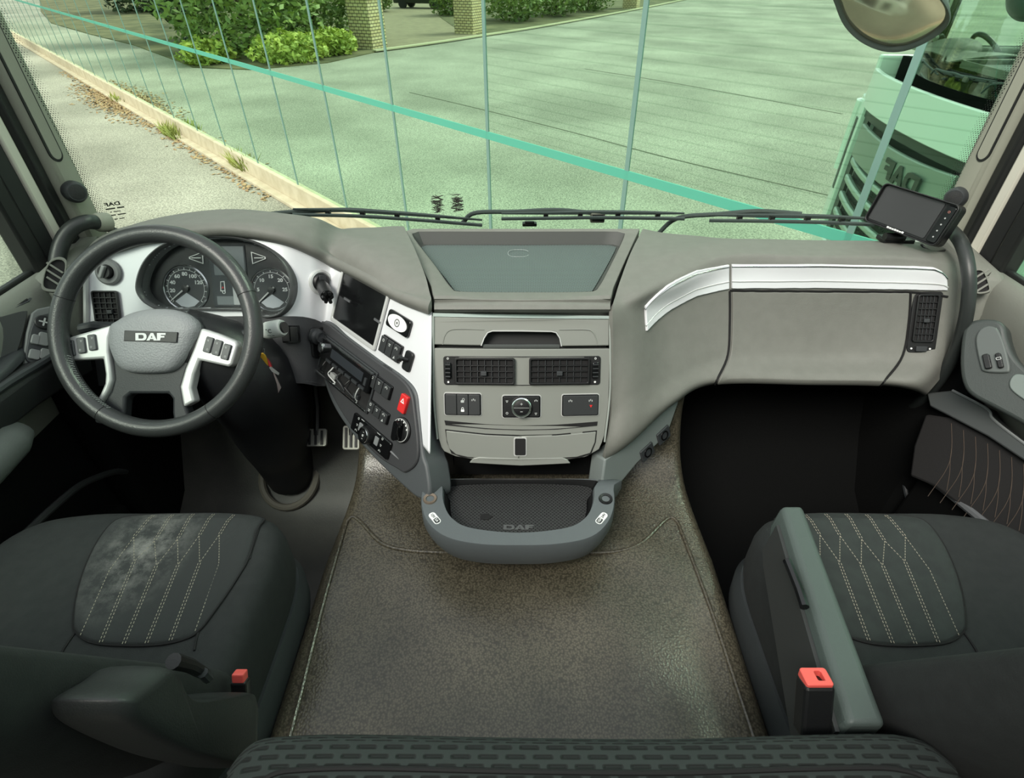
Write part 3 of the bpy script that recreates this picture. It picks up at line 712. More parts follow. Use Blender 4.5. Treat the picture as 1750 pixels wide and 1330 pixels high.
# -- passenger door: switch pod with two buttons, ledge, pleated lining, pocket rail
pf = Frame(WX(1690, 610, 1.0), (1, 0, 0), (-.78, -.38, .5))
PODM = M('pod_black', (58, 64, 62), .5, grain=(420, .3))
pod_o = [(1643, 575), (1650, 556), (1668, 546), (1700, 546), (1716, 556), (1722, 580), (1735, 610), (1765, 640), (1800, 665), (1800, 760), (1750, 726), (1700, 698), (1660, 676), (1645, 655), (1640, 620)]
dr.part('switch_pod', pf.tf(prism(sm2(pxp(pf, pod_o), 56), -.07, .0)), PODM, smooth=40, bevel=.008, seg=3)
tray_o = [(1738, 640), (1765, 648), (1800, 680), (1800, 715), (1760, 690), (1730, 668), (1726, 652)]
dr.part('pull_tray', pf.tf(prism(sm2(pxp(pf, tray_o), 32), 0, .004)), M('tray_grey', (112, 122, 118), .5), smooth=40, bevel=.003)
pl_o = [(1668, 585), (1674, 566), (1688, 558), (1704, 562), (1714, 580), (1722, 605), (1727, 632), (1718, 638), (1684, 636), (1676, 625)]
dr.part('switch_plate', pf.tf(prism(sm2(pxp(pf, pl_o), 40), 0, .006)), M('pod_plate', (86, 92, 90), .45), smooth=40, bevel=.003)
for (x0, y0, x1, y1) in ((1680, 608, 1698, 631), (1702, 606, 1718, 630)):
    cx, cy, w_, h_ = pf.rect(x0, y0, x1, y1)
    b = dr.part('window_button', pf.tf(prism(rrect(cx, cy, w_, h_, .004), .004, .013)), BLK, smooth=40, bevel=.002)
    if x0 > 1690: dr.part('symbol', pf.tf(ringp(rrect(cx, cy + .004, .009, .006, .002), rrect(cx, cy + .004, .0065, .0035, .001), .013, .0136)), TXT, parent=b, smooth=0)
slot2 = Frame(WX(1720, 530, 1.085), (1, 0, 0), (-.55, 0, .83))
dr.part('sill_slot', slot2.tf(prism(pxp(slot2, [(1708, 524), (1712, 521), (1765, 548), (1765, 560), (1716, 531)]), 0, .005)), GRY, smooth=0)
lg = Frame(WX(1680, 720, 1.03), (1, 0, 0), (-.93, -.1, .36))
dr.part('ledge', lg.tf(prism(pxp(lg, [(1585, 672), (1627, 668), (1690, 699), (1696, 713), (1712, 728), (1750, 757), (1790, 785), (1790, 812), (1750, 787), (1690, 747), (1620, 710), (1590, 695)]), -.03, .004)), M('ledge_grey', (74, 78, 78), .55), smooth=40, bevel=.004)
dr.part('ledge_edge', tube(smooth_path([lg.w(*lg.px(x, y), .004) for x, y in ((1630, 668), (1688, 699), (1697, 714), (1715, 730), (1752, 758), (1785, 782))], 24), .003, 6), M('edge_light', (128, 132, 132), .45))
dr.part('pleated_lining', lg.tf(prism(pxp(lg, [(1575, 706), (1620, 712), (1690, 749), (1790, 815), (1790, 985), (1700, 915), (1590, 830), (1548, 812), (1555, 760)]), -.05, -.012)), M('pleat_fabric', (26, 25, 25), .9, grain=(700, .4)), smooth=40, bevel=.006)
PLE = M('pleat_thread', (70, 60, 52), .9)
for k in range(7):
    x0 = 1620 + 20.5 * k; y0 = 722 + 11.5 * k
    up = [(x0, y0), (x0 + 1, y0 + 35), (x0 - 2, y0 + 62)]
    for br in ([(x0 - 12, y0 + 85), (x0 - 28, y0 + 108), (x0 - 40, y0 + 125)], [(x0 - 3, y0 + 85), (x0 - 8, y0 + 115)]):
        Q = [lg.w(*lg.px(x, y), -.0115) for x, y in up + br]
        dr.part('stitch_line', tube(smooth_path(Q, 14), .0008, 5), PLE)
dr.part('pocket_rail', tube(smooth_path([WX(1582, 818, 1.0), WX(1604, 830, 1.0), WX(1650, 866, 1.0), WX(1700, 908, 1.0), WX(1760, 960, 1.0)], 20), .009, 8), M('rail_grey', (96, 98, 100), .5))
dr.part('pocket', loops([[V3((x, y, z)) for y, z in [(-.2, -.5), (.98, -.5), (.96, .0), (.9, .03), (.6, .035), (-.2, .05)]] for x in (1.1, 1.008)]), CARP, smooth=0, bevel=.012)
single('pillar_trim_line', tube(smooth_path([WX(1568, 700, 1.04), WX(1556, 745, 1.035), WX(1545, 800, 1.03), WX(1548, 840, 1.03), WX(1560, 876, 1.03)], 20), .006, 8), GRY, 'thin grey trim edge beside the passenger door pocket', 'trim', WX(1560, 876, 1.03))
# ================================================================ dashboard
# working planes of the fascia: C faces straight back (instruments), R is turned towards the driver, K is the centre console
CN = V3((0, -.889, .4575))
KF = Frame((0, .976, .436), (1, 0, 0), CN, bow=lambda u, v: .012 * max(0, 1 - (u / .185) ** 2))
K0 = Frame((0, .976, .436), (1, 0, 0), CN)
RU = V3((.704, -.71, 0)).normalized(); RD = V3((-.32, -.32, -.89)).normalized()
RH = WY(738, 533, .976)
RF = Frame(RH, RU, RU.cross(-RD))
def rec(px, py, top):   # point on the reclined plane through "top"
    return WP(px, py, top, CN)
dash = Thing('dashboard', 'grey wrap-around truck dashboard with brushed metal driver fascia', 'dashboard', (0, 1.15, .1))
# ---- driver fascia: columns of (top, bottom)
tops = [(152, 452, 1.17), (175, 432, 1.22), (215, 418, 1.27), (238, 411, 1.3), (280, 405, 1.31), (340, 398, 1.225), (400, 396, 1.225), (480, 408, 1.225), (530, 427, 1.228)]
T = [WY(*q) for q in tops]; B = [rec(x, y, t) for (x, y), t in zip([(152, 562), (175, 563), (213, 562), (238, 558), (280, 552), (340, 547), (400, 545), (480, 545), (528, 547)], T)]
_tp = [(152, 452), (175, 432), (215, 418), (238, 411), (280, 405), (340, 398), (400, 396), (480, 408)]; _bt_ = [(152, 562), (175, 563), (213, 562), (238, 558), (280, 552), (340, 547), (400, 545), (480, 545)]
_pl = T[5].copy()
for i_ in range(8):
    T[i_] = WP(*_tp[i_], _pl, CN); B[i_] = WP(*_bt_[i_], _pl, CN)
T.append(WP(570, 449, RF.o, RF.n)); B.append(WP(558, 560, RF.o, RF.n))
for (a, b), (c, d) in (((600, 463), (592, 600)), ((640, 485), (640, 650)), ((690, 512), (690, 720)), ((737, 533), (734, 776))):
    T.append(WP(a, b, RF.o, RF.n)); B.append(WP(c, d, RF.o, RF.n))
TS = smooth_path(T, 181); BS = smooth_path(B, 181)
CLUS = [(241, 490), (247, 462), (262, 438), (288, 419), (325, 409), (370, 406), (412, 409), (450, 421), (480, 442), (497, 470), (500, 497), (493, 522), (478, 537), (455, 541), (436, 532), (420, 529), (350, 528), (285, 528), (262, 520), (248, 508)]
CP = sm2(CLUS, 80)
CPI = [(372 + (a - 372) * .985, 472 + (b - 472) * .98) for a, b in CP]
def proj(p):
    q = V3(p) - CAM; d = q.dot(_F); return (CX + FPX * q.x / d, CY - FPX * q.dot(_U) / d)
def inside(p, poly):
    x, y = p; r = False; n = len(poly)
    for i in range(n):
        x1, y1 = poly[i]; x2, y2 = poly[i - 1]
        if (y1 > y) != (y2 > y) and x < (x2 - x1) * (y - y1) / (y2 - y1) + x1: r = not r
    return r
NAV = [(588, 458), (670, 511), (641, 594), (565, 546)]
rows = [[a + (b - a) * (k / 50) for k in range(51)] for a, b in zip(TS, BS)]
v, f = grid(rows)
f = [q for q in f if not (inside(proj(sum((v[i] for i in q), V3((0, 0, 0))) / 4), CPI))]
dash.part('metal_fascia', (v, f), ALU, smooth=50).modifiers.new('s', 'SOLIDIFY').thickness = .003
# fascia edge strip on the far left
dash.part('fascia_edge', tube([a + V3((-.004, -.004, 0)) for a in rows[0][::5]], .006, 8), SILV)
def surf(G, px, py):
    """point and outward normal of a grid surface where the sight line (px, py) meets it"""
    best = None
    for i in range(len(G)):
        for j in range(len(G[0])):
            q = proj(G[i][j]); d = (q[0] - px) ** 2 + (q[1] - py) ** 2
            if best is None or d < best[0]: best = (d, i, j)
    _, i, j = best; i1, i0 = min(i + 1, len(G) - 1), max(i - 1, 0); j1, j0 = min(j + 1, len(G[0]) - 1), max(j - 1, 0)
    n = (G[i1][j] - G[i0][j]).cross(G[i][j1] - G[i][j0]).normalized()
    if n.dot(CAM - G[i][j]) < 0: n = -n
    return WP(px, py, G[i][j], n), n
# ---- driver hood pad
H = []
for (x, y, Y), ys in zip([(a_, b_, t_.y) for (a_, b_, _c), t_ in zip(tops, T)], (436, 412, 399, 392, 383, 375, 373, 381, 389)):
    crest = WY(x, ys, Y + .055)
    H.append([crest + V3((0, .16, -.09)), crest + V3((0, .06, -.012)), crest, WY(x, (ys + y - 8) / 2, Y + .02), WY(x, y - 8, Y - .006), WY(x, y - 1, Y - .012), WY(x, y + 3, Y + .002)])
def wr(x, y, d): return WP(x, y, RF.o + RF.n * d, RF.n)
H.append([WY(592, 397, 1.48), WY(585, 399, 1.40), WY(577, 404, 1.33), WY(573, 425, 1.26), wr(570, 441, .006), wr(570, 447, .012), wr(570, 452, -.002)])
H.append([WY(640, 395, 1.50), WY(634, 398, 1.44), WZ(628, 418, .462), WZ(624, 445, .462), wr(622, 466, .006), wr(621, 472, .012), wr(621, 477, -.002)])
H.append([WY(672, 393, 1.50), WY(668, 398, 1.44), WZ(676, 425, .462), WZ(684, 468, .462), wr(684, 500, .006), wr(684, 506, .012), wr(684, 511, -.002)])
H.append([WY(690, 393, 1.50), WY(694, 400, 1.42), WZ(708, 432, .458), WZ(727, 478, .458), WZ(737, 510, .452), WY(738, 524, .972), WY(738, 533, .976)])
def loft(H, ns, nr):
    nrow = len(H[0]); cols = [smooth_path([h[k] for h in H], ns) for k in range(nrow)]
    return [smooth_path([cols[k][i] for k in range(nrow)], nr) for i in range(ns)]
HG = loft(H, 90, 36)
dash.part('hood_pad', sheet([list(reversed(r)) for r in HG], .01), SOFT, smooth=60)
# shallow pocket on top of the hood and the small round emblem mark
pr_ = []
for x, y in sm2([(600, 406), (632, 402), (664, 404), (680, 424), (694, 450), (690, 458), (676, 452), (640, 434), (612, 416)], 36):
    q_, n_ = surf(HG, x, y); pr_.append(q_ - n_ * .0005)
dash.part('top_pocket_ridge', tube(pr_, .0028, 6, closed=True), SOFT)
pr_ = [surf(HG, 690 + 12 * math.cos(a), 473 + 6 * math.sin(a))[0] for a in [2 * math.pi * i / 16 for i in range(16)]]
dash.part('emblem_mark', tube(pr_, .0018, 5, closed=True), M('emblem_grey', (74, 76, 72), .6))
# ---- centre pad with the recessed mat
TF = Frame((0, 1.03, .457), (1, 0, 0), (0, .0624, .998))
def polar(poly, c, n):
    out = []
    for i in range(n):
        a = 2 * math.pi * i / n; d = (math.cos(a), math.sin(a)); best = None
        for k in range(len(poly)):
            p, q = poly[k], poly[k - 1]; ex, ey = q[0] - p[0], q[1] - p[1]; den = d[0] * ey - d[1] * ex
            if abs(den) < 1e-12: continue
            t = ((p[0] - c[0]) * ey - (p[1] - c[1]) * ex) / den; s = ((p[0] - c[0]) * d[1] - (p[1] - c[1]) * d[0]) / den
            if t > 0 and -1e-9 <= s <= 1 + 1e-9 and (best is None or t > best): best = t
        out.append((c[0] + d[0] * best, c[1] + d[1] * best))
    return out
outer = pxp(TF, [(692, 391), (1094, 391), (1088, 402), (1062, 460), (1048, 492), (1044, 511), (889, 513), (741, 510), (737, 490), (718, 450), (696, 402)])
inner = sm2(pxp(TF, [(704, 397), (712, 394), (885, 394), (1058, 394), (1067, 398), (1062, 413), (1038, 462), (1022, 489), (1006, 496), (885, 497), (792, 496), (772, 490), (744, 452), (712, 411)]), 60)
cc = TF.px(885, 442); N = 96
po, pi = polar(outer, cc, N), polar(inner, cc, N); pi2 = [(cc[0] + (a - cc[0]) * .955, cc[1] + (b - cc[1]) * .94) for a, b in pi]
L = [[TF.w(a, b, n) for a, b in q] for q, n in ((po, -.05), (po, -.001), ([(cc[0] + (a - cc[0]) * .996, cc[1] + (b - cc[1]) * .996) for a, b in po], 0), ([(cc[0] + (a - cc[0]) * 1.03, cc[1] + (b - cc[1]) * 1.04) for a, b in pi], 0), (pi, -.004))]
dash.part('centre_pad', loops(L, cap0=False, cap1=False), SOFT, smooth=40)
dash.part('tray_well', loops([[TF.w(a, b, n) for a, b in q] for q, n in ((pi, -.003), (pi2, -.034))], cap0=False, cap1=True), M('well_grey', (66, 69, 66), .6, grain=(420, .3)), smooth=40)
MATT = dotted(M('tray_mat_rubber', (92, 104, 102), .6), 175, (44, 52, 52))
tm = dash.part('tray_mat', TF.tf(prism([(cc[0] + (a - cc[0]) * .915, cc[1] + (b - cc[1]) * .86) for a, b in pi], -.034, -.0305)), MATT, smooth=30)
dv = daf_vf(.013, .0015); c = TF.px(886, 486)
dash.part('embossed_letters', TF.tf(([V3((p.x * 1.2 + c[0], p.y + c[1], p.z - .0305)) for p in dv[0]], dv[1])), M('tray_mat_letter', (104, 114, 112), .6), parent=tm, smooth=0)
# front lip of the centre pad
L = []
for x in [742 + 301 * i / 24 for i in range(25)]:
    b = .010 * (1 - ((x - 892) / 151) ** 2)
    L.append([TF.w(*TF.px(x, 511)) , WY(x, 515, 1.0 - b) , WY(x, 522, .977 - b), WY(x, 529, .972 - b), WY(x, 534, .980 - b)])
dash.part('centre_pad_lip', sheet(L, .008), SOFT, smooth=70)
# ---- passenger pad: lofted body
PS = [
 [WY(1099, 391, 1.48), WY(1096, 396, 1.41), WZ(1078, 432, .456), WZ(1062, 474, .456), WZ(1052, 505, .45), WY(1047, 530, .972), WY(1048, 600, .935), WY(1046, 700, .88), WY(1034, 786, .834), WY(1040, 770, .95)],
 [WY(1135, 398, 1.50), WY(1128, 402, 1.42), WZ(1112, 432, .462), WZ(1096, 475, .462), WZ(1088, 505, .455), WY(1084, 535, 1.0), WY(1086, 590, .965), WY(1086, 670, .91), WY(1080, 752, .86), WY(1090, 735, .98)],
 [WY(1190, 403, 1.50), WY(1182, 406, 1.42), WZ(1165, 424, .47), WZ(1152, 452, .47), WZ(1145, 484, .458), WY(1143, 520, 1.075), WY(1148, 580, 1.04), WY(1152, 640, .99), WY(1150, 690, .945), WY(1158, 678, 1.08)],
 [WY(1250, 408, 1.50), WY(1248, 409, 1.42), WY(1247, 410, 1.30), WY(1247, 430, 1.19), WY(1247, 447, 1.158), WY(1247, 480, 1.147), WY(1247, 550, 1.110), WY(1243, 610, 1.065), WY(1222, 655, 1.015), WY(1228, 650, 1.170)],
 [WY(1400, 412, 1.50), WY(1400, 412, 1.42), WY(1400, 412, 1.30), WY(1400, 432, 1.19), WY(1400, 447, 1.16), WY(1400, 480, 1.150), WY(1400, 550, 1.120), WY(1398, 612, 1.080), WY(1388, 655, 1.025), WY(1390, 650, 1.200)],
 [WY(1540, 413, 1.50), WY(1540, 413, 1.42), WY(1540, 414, 1.29), WY(1545, 434, 1.18), WY(1550, 452, 1.155), WY(1555, 485, 1.142), WY(1552, 550, 1.110), WY(1540, 612, 1.065), WY(1505, 657, 1.015), WY(1510, 652, 1.200)],
 [WY(1590, 414, 1.48), WY(1592, 415, 1.40), WY(1600, 420, 1.27), WY(1612, 440, 1.175), WY(1620, 462, 1.145), WY(1624, 495, 1.127), WY(1620, 555, 1.095), WY(1602, 615, 1.050), WY(1560, 664, 1.005), WY(1562, 660, 1.190)],
 [WY(1622, 420, 1.44), WY(1625, 424, 1.38), WY(1634, 432, 1.26), WY(1642, 450, 1.19), WY(1646, 472, 1.165), WY(1648, 502, 1.147), WY(1642, 560, 1.115), WY(1624, 622, 1.070), WY(1584, 674, 1.025), WY(1586, 668, 1.190)],
]
NS, NR = 141, 73
PP = loft(PS, NS, NR)
dash.part('passenger_pad', sheet([list(r) for r in PP], .01), SOFT, smooth=60)
def patch(s0, s1, r0, r1, off, th, ns=40, nr=12, shape=None):
    """piece of the pad's own surface lifted by off; s in stations, r in rows"""
    def S(s, r):
        a = s / (len(PS) - 1) * (NS - 1); b = r / (len(PS[0]) - 1) * (NR - 1)
        i = min(NS - 2, max(0, int(a))); j = min(NR - 2, max(0, int(b))); fa, fb = a - i, b - j
        return (PP[i][j] * (1 - fa) + PP[i + 1][j] * fa) * (1 - fb) + (PP[i][j + 1] * (1 - fa) + PP[i + 1][j + 1] * fa) * fb
    def Nn(s, r):
        e = .02; d1 = S(min(s + e, 7), r) - S(max(s - e, 0), r); d2 = S(s, r + e) - S(s, r - e); n = d1.cross(d2).normalized()
        return n if n.y < 0 else -n
    rows = []
    for i in range(ns + 1):
        s = s0 + (s1 - s0) * i / ns; a, b = (r0, r1) if shape is None else shape(s)
        rows.append([S(s, a + (b - a) * k / nr) + Nn(s, a + (b - a) * k / nr) * off for k in range(nr + 1)])
    return sheet(rows, th), rows
def onrow(s, py):   # row parameter where station s meets image height py
    best = min(range(0, 901), key=lambda k: abs(proj(patch_S(s, k / 100))[1] - py) if k / 100 > 2 else 9e9); return best / 100
def patch_S(s, r):
    a = s / (len(PS) - 1) * (NS - 1); b = r / (len(PS[0]) - 1) * (NR - 1)
    i = min(NS - 2, max(0, int(a))); j = min(NR - 2, max(0, int(b))); fa, fb = a - i, b - j
    return (PP[i][j] * (1 - fa) + PP[i + 1][j] * fa) * (1 - fb) + (PP[i][j + 1] * (1 - fa) + PP[i + 1][j + 1] * fa) * fb
def interp(tab, s):
    for (a, b), (c, d) in zip(tab, tab[1:]):
        if s <= c: return b + (d - b) * max(0, (s - a) / (c - a))
    return tab[-1][1]
# brushed strip in two lengths, tapering at its left end
top_t = [(1.35, 523), (1.6, 508), (2.0, 485), (2.5, 463), (3.0, 452), (4, 452), (5, 455), (5.5, 457), (5.75, 464), (5.9, 478)]
bot_t = [(1.35, 566), (1.6, 552), (2.0, 530), (2.5, 506), (3.0, 493), (4, 492), (5, 495), (5.5, 496), (5.75, 496), (5.9, 496)]
def strip_shape(s): return (onrow(s, interp(top_t, s)), onrow(s, interp(bot_t, s)))
for s0, s1, n in ((1.35, 2.98, 34), (3.02, 5.86, 40)):
    st = dash.part('metal_strip', patch(s0, s1, 0, 0, .005, .006, n, 6, strip_shape)[0], ALU, bevel=.001)
    for fr_ in (.14, .80):
        ln = [patch_S(s0 + (s1 - s0) * i / 40, (lambda ab: ab[0] + (ab[1] - ab[0]) * fr_)(strip_shape(s0 + (s1 - s0) * i / 40))) + V3((0, -.0052, .002)) for i in range(41)]
        dash.part('strip_ridge', tube(ln, .0016, 6), CHROME if fr_ < .5 else SILV, parent=st)
# glove box lid and its dark gap
lid_t = lambda s: (onrow(s, interp([(3.0, 499), (5, 501), (6, 502)], s)), 8.05 - .0 * s)
lp, _ = patch(3.03, 4.98, 0, 0, .004, .004, 40, 20, lid_t)
dash.part('glove_box_lid', lp, SOFT, smooth=50, bevel=.0015)
def seam(pts):
    Q = []
    for s_, r_ in pts:
        e = .02; n_ = (patch_S(min(s_ + e, 7), r_) - patch_S(s_ - e, r_)).cross(patch_S(s_, r_ + e) - patch_S(s_, r_ - e)).normalized(); n_ = n_ if n_.y < 0 else -n_
        Q.append(patch_S(s_, r_) + n_ * .0005)
    return tube(Q, .0028, 6)
for s_ in (3.0, 5.01): dash.part('lid_seam', seam([(s_, lid_t(s_)[0] - .02 + (8.3 - lid_t(s_)[0]) * k / 20) for k in range(21)]), DARK)
dash.part('lid_seam', seam([(3.0 + 2.9 * k / 30, lid_t(min(5.0, 3.0 + 2.9 * k / 30))[0] - .03) for k in range(31)]), DARK)
# ---- vents
def vent(thing, fr, rc, nv, nh, name='air_vent', deep=.0, frame=True, tab=None, ro=.006, slat_th=.0012, mat=BLK):
    cx, cy, w_, h_ = rc
    o = thing.part(name, fr.tf(ringp(rrect(cx, cy, w_, h_, ro), rrect(cx, cy, w_ - .008, h_ - .008, ro * .6), .0, .007)), mat, smooth=30, bevel=.001)
    thing.part('vent_back', fr.tf(prism(rrect(cx, cy, w_ - .004, h_ - .004, ro), .0, .0012)), DARK, parent=o, smooth=0)
    for i in range(nv):
        x = cx - w_ / 2 + .004 + (w_ - .008) * (i + 1) / (nv + 1)
        thing.part('slat', fr.tf(box((x, cy, .0032), (slat_th, h_ - .01, .003))), GRY, parent=o, smooth=0)
    for i in range(nh):
        y = cy - h_ / 2 + .004 + (h_ - .008) * (i + 1) / (nh + 1)
        thing.part('louvre', fr.tf(box((cx, y, .0048), (w_ - .009, slat_th * 1.8, .003))), mat, parent=o, smooth=0)
    if tab:
        thing.part('vent_tab', fr.tf(prism(rrect(cx + tab[0], cy + tab[1], .012, .009, .001), .004, .011)), GRY, parent=o, smooth=30, bevel=.001)
    return o
# far-left vent and light switch on the fascia's left wing
LF = Frame(T[1] + CN * .003, (1, 0, 0), CN)
vent(dash, LF, LF.rectc(184, 527, 44, 60), 3, 5, tab=(.010, -.008))
c = LF.px(186, 465)
ls = dash.part('light_switch', mtf(lathe([(0, 0), (.030, 0), (.030, .004), (.026, .007), (.017, .007), (.016, .004), (0, .004)], 32), aim(LF.w(*c), LF.n, LF.u)), M('switch_grey', (112, 114, 114), .45))
dash.part('knob', mtf(lathe([(0, .003), (.0155, .003), (.014, .018), (0, .018)], 24), aim(LF.w(*c), LF.n, LF.u)), BLK, parent=ls)
dash.part('grip', LF.tf(([Matrix.Rotation(R_(-25), 3, 'Z') @ V3(p) + V3((c[0], c[1], .018)) for p in box((0, 0, .003), (.008, .030, .010))[0]], box((0, 0, 0), (1, 1, 1))[1])), M('grip_grey', (140, 142, 141), .4), parent=ls, bevel=.002)
# left end cap with the demister outlet
ec = [[V3((x, y, z)) for x, y, z in q] for q in (
    [(-1.10, 1.08, .10), (-1.10, 1.32, .10), (-1.05, 1.32, .10), (-1.035, 1.16, .10), (-1.05, 1.08, .1)],
    [(-1.10, 1.10, .36), (-1.10, 1.32, .40), (-1.05, 1.34, .42), (-1.035, 1.19, .38), (-1.05, 1.10, .36)],
    [(-1.10, 1.12, .43), (-1.10, 1.32, .455), (-1.055, 1.34, .46), (-1.045, 1.22, .45), (-1.055, 1.13, .43)],
    [(-1.095, 1.14, .445), (-1.095, 1.30, .465), (-1.06, 1.31, .468), (-1.055, 1.24, .46), (-1.06, 1.15, .445)])]
for s in (-1, 1):
    Q = [[V3((p.x * -s, p.y, p.z)) for p in q] for q in ec]
    dash.part('end_cap', loops(Q), DOOR, smooth=50, bevel=.012, seg=3)
for s, pts in ((-1, [(72, 494), (74, 470), (84, 448), (100, 440), (114, 446), (112, 470), (104, 496), (90, 500)]), (1, [(1662, 476), (1664, 462), (1676, 460), (1684, 468), (1692, 492), (1690, 500), (1672, 503), (1664, 496)])):
    fr = Frame(WX(92 if s < 0 else 1678, 470 if s < 0 else 480, s * 1.035), (1, 0, 0), (-s * .62, -.62, .48))
    P = sm2(pxp(fr, pts), 32); cxx = sum(p[0] for p in P) / 32; cyy = sum(p[1] for p in P) / 32
    o = dash.part('demister_outlet', fr.tf(ringp(P, [(cxx + (a - cxx) * .84, cyy + (b - cyy) * .84) for a, b in P], -.01, .006)), DOOR, smooth=30, bevel=.001)
    dash.part('outlet_back', fr.tf(prism([(cxx + (a - cxx) * .9, cyy + (b - cyy) * .9) for a, b in P], -.012, .001)), DARK, parent=o, smooth=0)
    for k in range(3):
        yy = cyy + (k - 1) * .016
        dash.part('louvre', fr.tf(([Matrix.Rotation(R_(s * 35), 3, 'Z') @ V3(p) + V3((cxx, yy, 0)) for p in box((0, 0, .003), (.034, .004, .004))[0]], box((0, 0, 0), (1, 1, 1))[1])), DOOR, parent=o, smooth=0)
# right vent
_vp, _vn = surf(PP, 1579, 551)
VF = Frame(_vp + _vn * .004, (1, 0, 0), _vn)
q = VF.rectc(1579, 551, 50, 106); dash.part('vent_surround', VF.tf(prism(rrect(q[0], q[1], q[2], q[3], .008), -.02, .004)), BLK, smooth=30, bevel=.002)
VF.o = VF.o + VF.n * .004
q = VF.rectc(1581, 544, 38, 82); vent(dash, VF, q, 4, 6, tab=(.0, -.005), mat=BLK)
q = VF.rectc(1573, 596, 38, 11); tw = dash.part('vent_wheel', VF.tf(prism(rrect(q[0], q[1], q[2] * .5, q[3] * .8, .002), 0, .007)), GRY, smooth=30, bevel=.001)
for sx in (-1, 1): dash.part('mark', VF.tf(prism(circ(q[0] + sx * q[2] * .42, q[1], .0022, 12), 0, .001)), WHITE, parent=tw, smooth=0)
# ---- lower driver fascia (dark) under the instruments, with a blank switch pair
D = []
for i in range(0, 125, 4):
    b = BS[i]; x, y = proj(b)
    p0 = b + CN * .006 + V3((0, .002, .006)); d = rec(x, min(660, y + 110), p0)
    D.append([p0, p0 + (d - p0) * .3, p0 + (d - p0) * .8, d, d + V3((0, .10, -.02)), d + V3((0, .22, -.01))])
dash.part('knee_panel', sheet(D, .006), M('lower_fascia_dark', (56, 57, 59), .55, grain=(420, .3)), smooth=50)
LOWD = MATS['lower_fascia_dark']
SF = Frame(rec(495, 570, T[5]) + CN * .0135, (1, 0, 0), CN)
q = SF.rect(481, 556, 513, 586); sb = dash.part('blank_switch_block', SF.tf(prism(rrect(q[0], q[1], q[2], q[3], .003), -.004, .003)), BLKG, smooth=30, bevel=.001)
for k in (-1, 1): dash.part('blank_switch', SF.tf(prism(rrect(q[0] + k * q[2] * .24, q[1], q[2] * .44, q[3] * .84, .002), .003, .006)), BLK, parent=sb, smooth=30, bevel=.001)
# ---- turned panel (dark) beside the console
rim_o = [(520, 546), (560, 548), (600, 578), (650, 615), (690, 643), (712, 668), (718, 705), (725, 775), (732, 800), (736, 846), (718, 852), (690, 830), (645, 787), (600, 737), (572, 694), (556, 652), (548, 612)]
RM = M('rim_charcoal', (74, 78, 80), .5, grain=(420, .25))
dash.part('lower_rim', RF.tf(prism(sm2(pxp(RF, rim_o), 90), -.06, .004)), RM, smooth=40, bevel=.006, seg=3)
pan_o = [(535, 549), (562, 552), (600, 581), (650, 618), (688, 645), (707, 668), (714, 700), (720, 780), (700, 806), (684, 800), (648, 776), (606, 728), (576, 680), (560, 640), (552, 605)]
dash.part('switch_panel', RF.tf(prism(sm2(pxp(RF, pan_o), 90), .0, .010)), LOWD, smooth=40, bevel=.003)
dash.part('panel_crease', tube(smooth_path([RF.w(*RF.px(x, y), .0105) for x, y in ((664, 762), (676, 772), (688, 784))], 10), lambda t: .0022 * math.sin(math.pi * min(.98, max(.02, t))) + .0003, 6), M('crease_grey', (112, 114, 116), .5))
RF1 = Frame(RF.o + RF.n * .010, RF.u, RF.n)     # on the dark panel
RF0 = Frame(RF.o + RF.n * .002, RF.u, RF.n)     # on the metal fascia
def sym(fr, cx, cy, s, n0, kind):
    if kind == 0: return fr.tf(ringp(circ(cx, cy, s, 10), circ(cx, cy, s * .6, 10), n0, n0 + .0005))
    if kind == 1: return fr.tf(join(prism(rrect(cx, cy, s * 2, s * .5, s * .1), n0, n0 + .0005), prism(rrect(cx, cy - s, s * 1.2, s * .5, s * .1), n0, n0 + .0005)))
    if kind == 2: return fr.tf(join(*[box((cx - s + s * k, cy + (k % 2) * s * .5, n0), (s * .5, s * 1.2, .0006)) for k in range(3)]))
    return fr.tf(prism([(cx - s, cy - s), (cx + s, cy - s * .6), (cx + s * .2, cy + s)], n0, n0 + .0005))
def switches(fr, TL, BR, n, name, label=None, low=None):
    cx, cy, w_, h_ = fr.rect(*TL, *BR)
    o = dash.part(name, fr.tf(prism(rrect(cx, cy, w_, h_, .003), -.002, .004)), BLKG, smooth=30, bevel=.001, label=label)
    for k in range(n):
        x = cx - w_ / 2 + w_ * (k + .5) / n
        dash.part('rocker', fr.tf(prism(rrect(x, cy, w_ / n * .9, h_ * .9, .002), .004, .009)), M('rocker_black', (46, 48, 49), .45), parent=o, smooth=30, bevel=.0012)
        dash.part('symbol', sym(fr, x, cy + h_ * .25, .0035, .009, k % 3), TXT, parent=o, smooth=0)
        if low and k in low: dash.part('symbol', sym(fr, x, cy - h_ * .25, .0035, .009, (k + 1) % 4), TXT, parent=o, smooth=0)
    return o
switches(RF0, (658, 571), (682, 622), 3, 'switch_bank', low=(2,))
switches(RF1, (638, 635), (667, 685), 3, 'switch_bank')
switches(RF1, (635, 682), (663, 727), 3, 'switch_bank', low=(0, 2))
q = RF0.rect(669, 527, 698, 579)
cs = dash.part('compact_switch', RF0.tf(prism(rrect(q[0], q[1], q[2], q[3], .007), -.002, .006)), BLKG, smooth=30, bevel=.002)
dash.part('round_sticker', RF0.tf(prism(circ(q[0], q[1], q[2] * .42, 28, q[3] * .42), .006, .0075)), M('sticker_white', (226, 228, 226), .5), parent=cs, smooth=0)
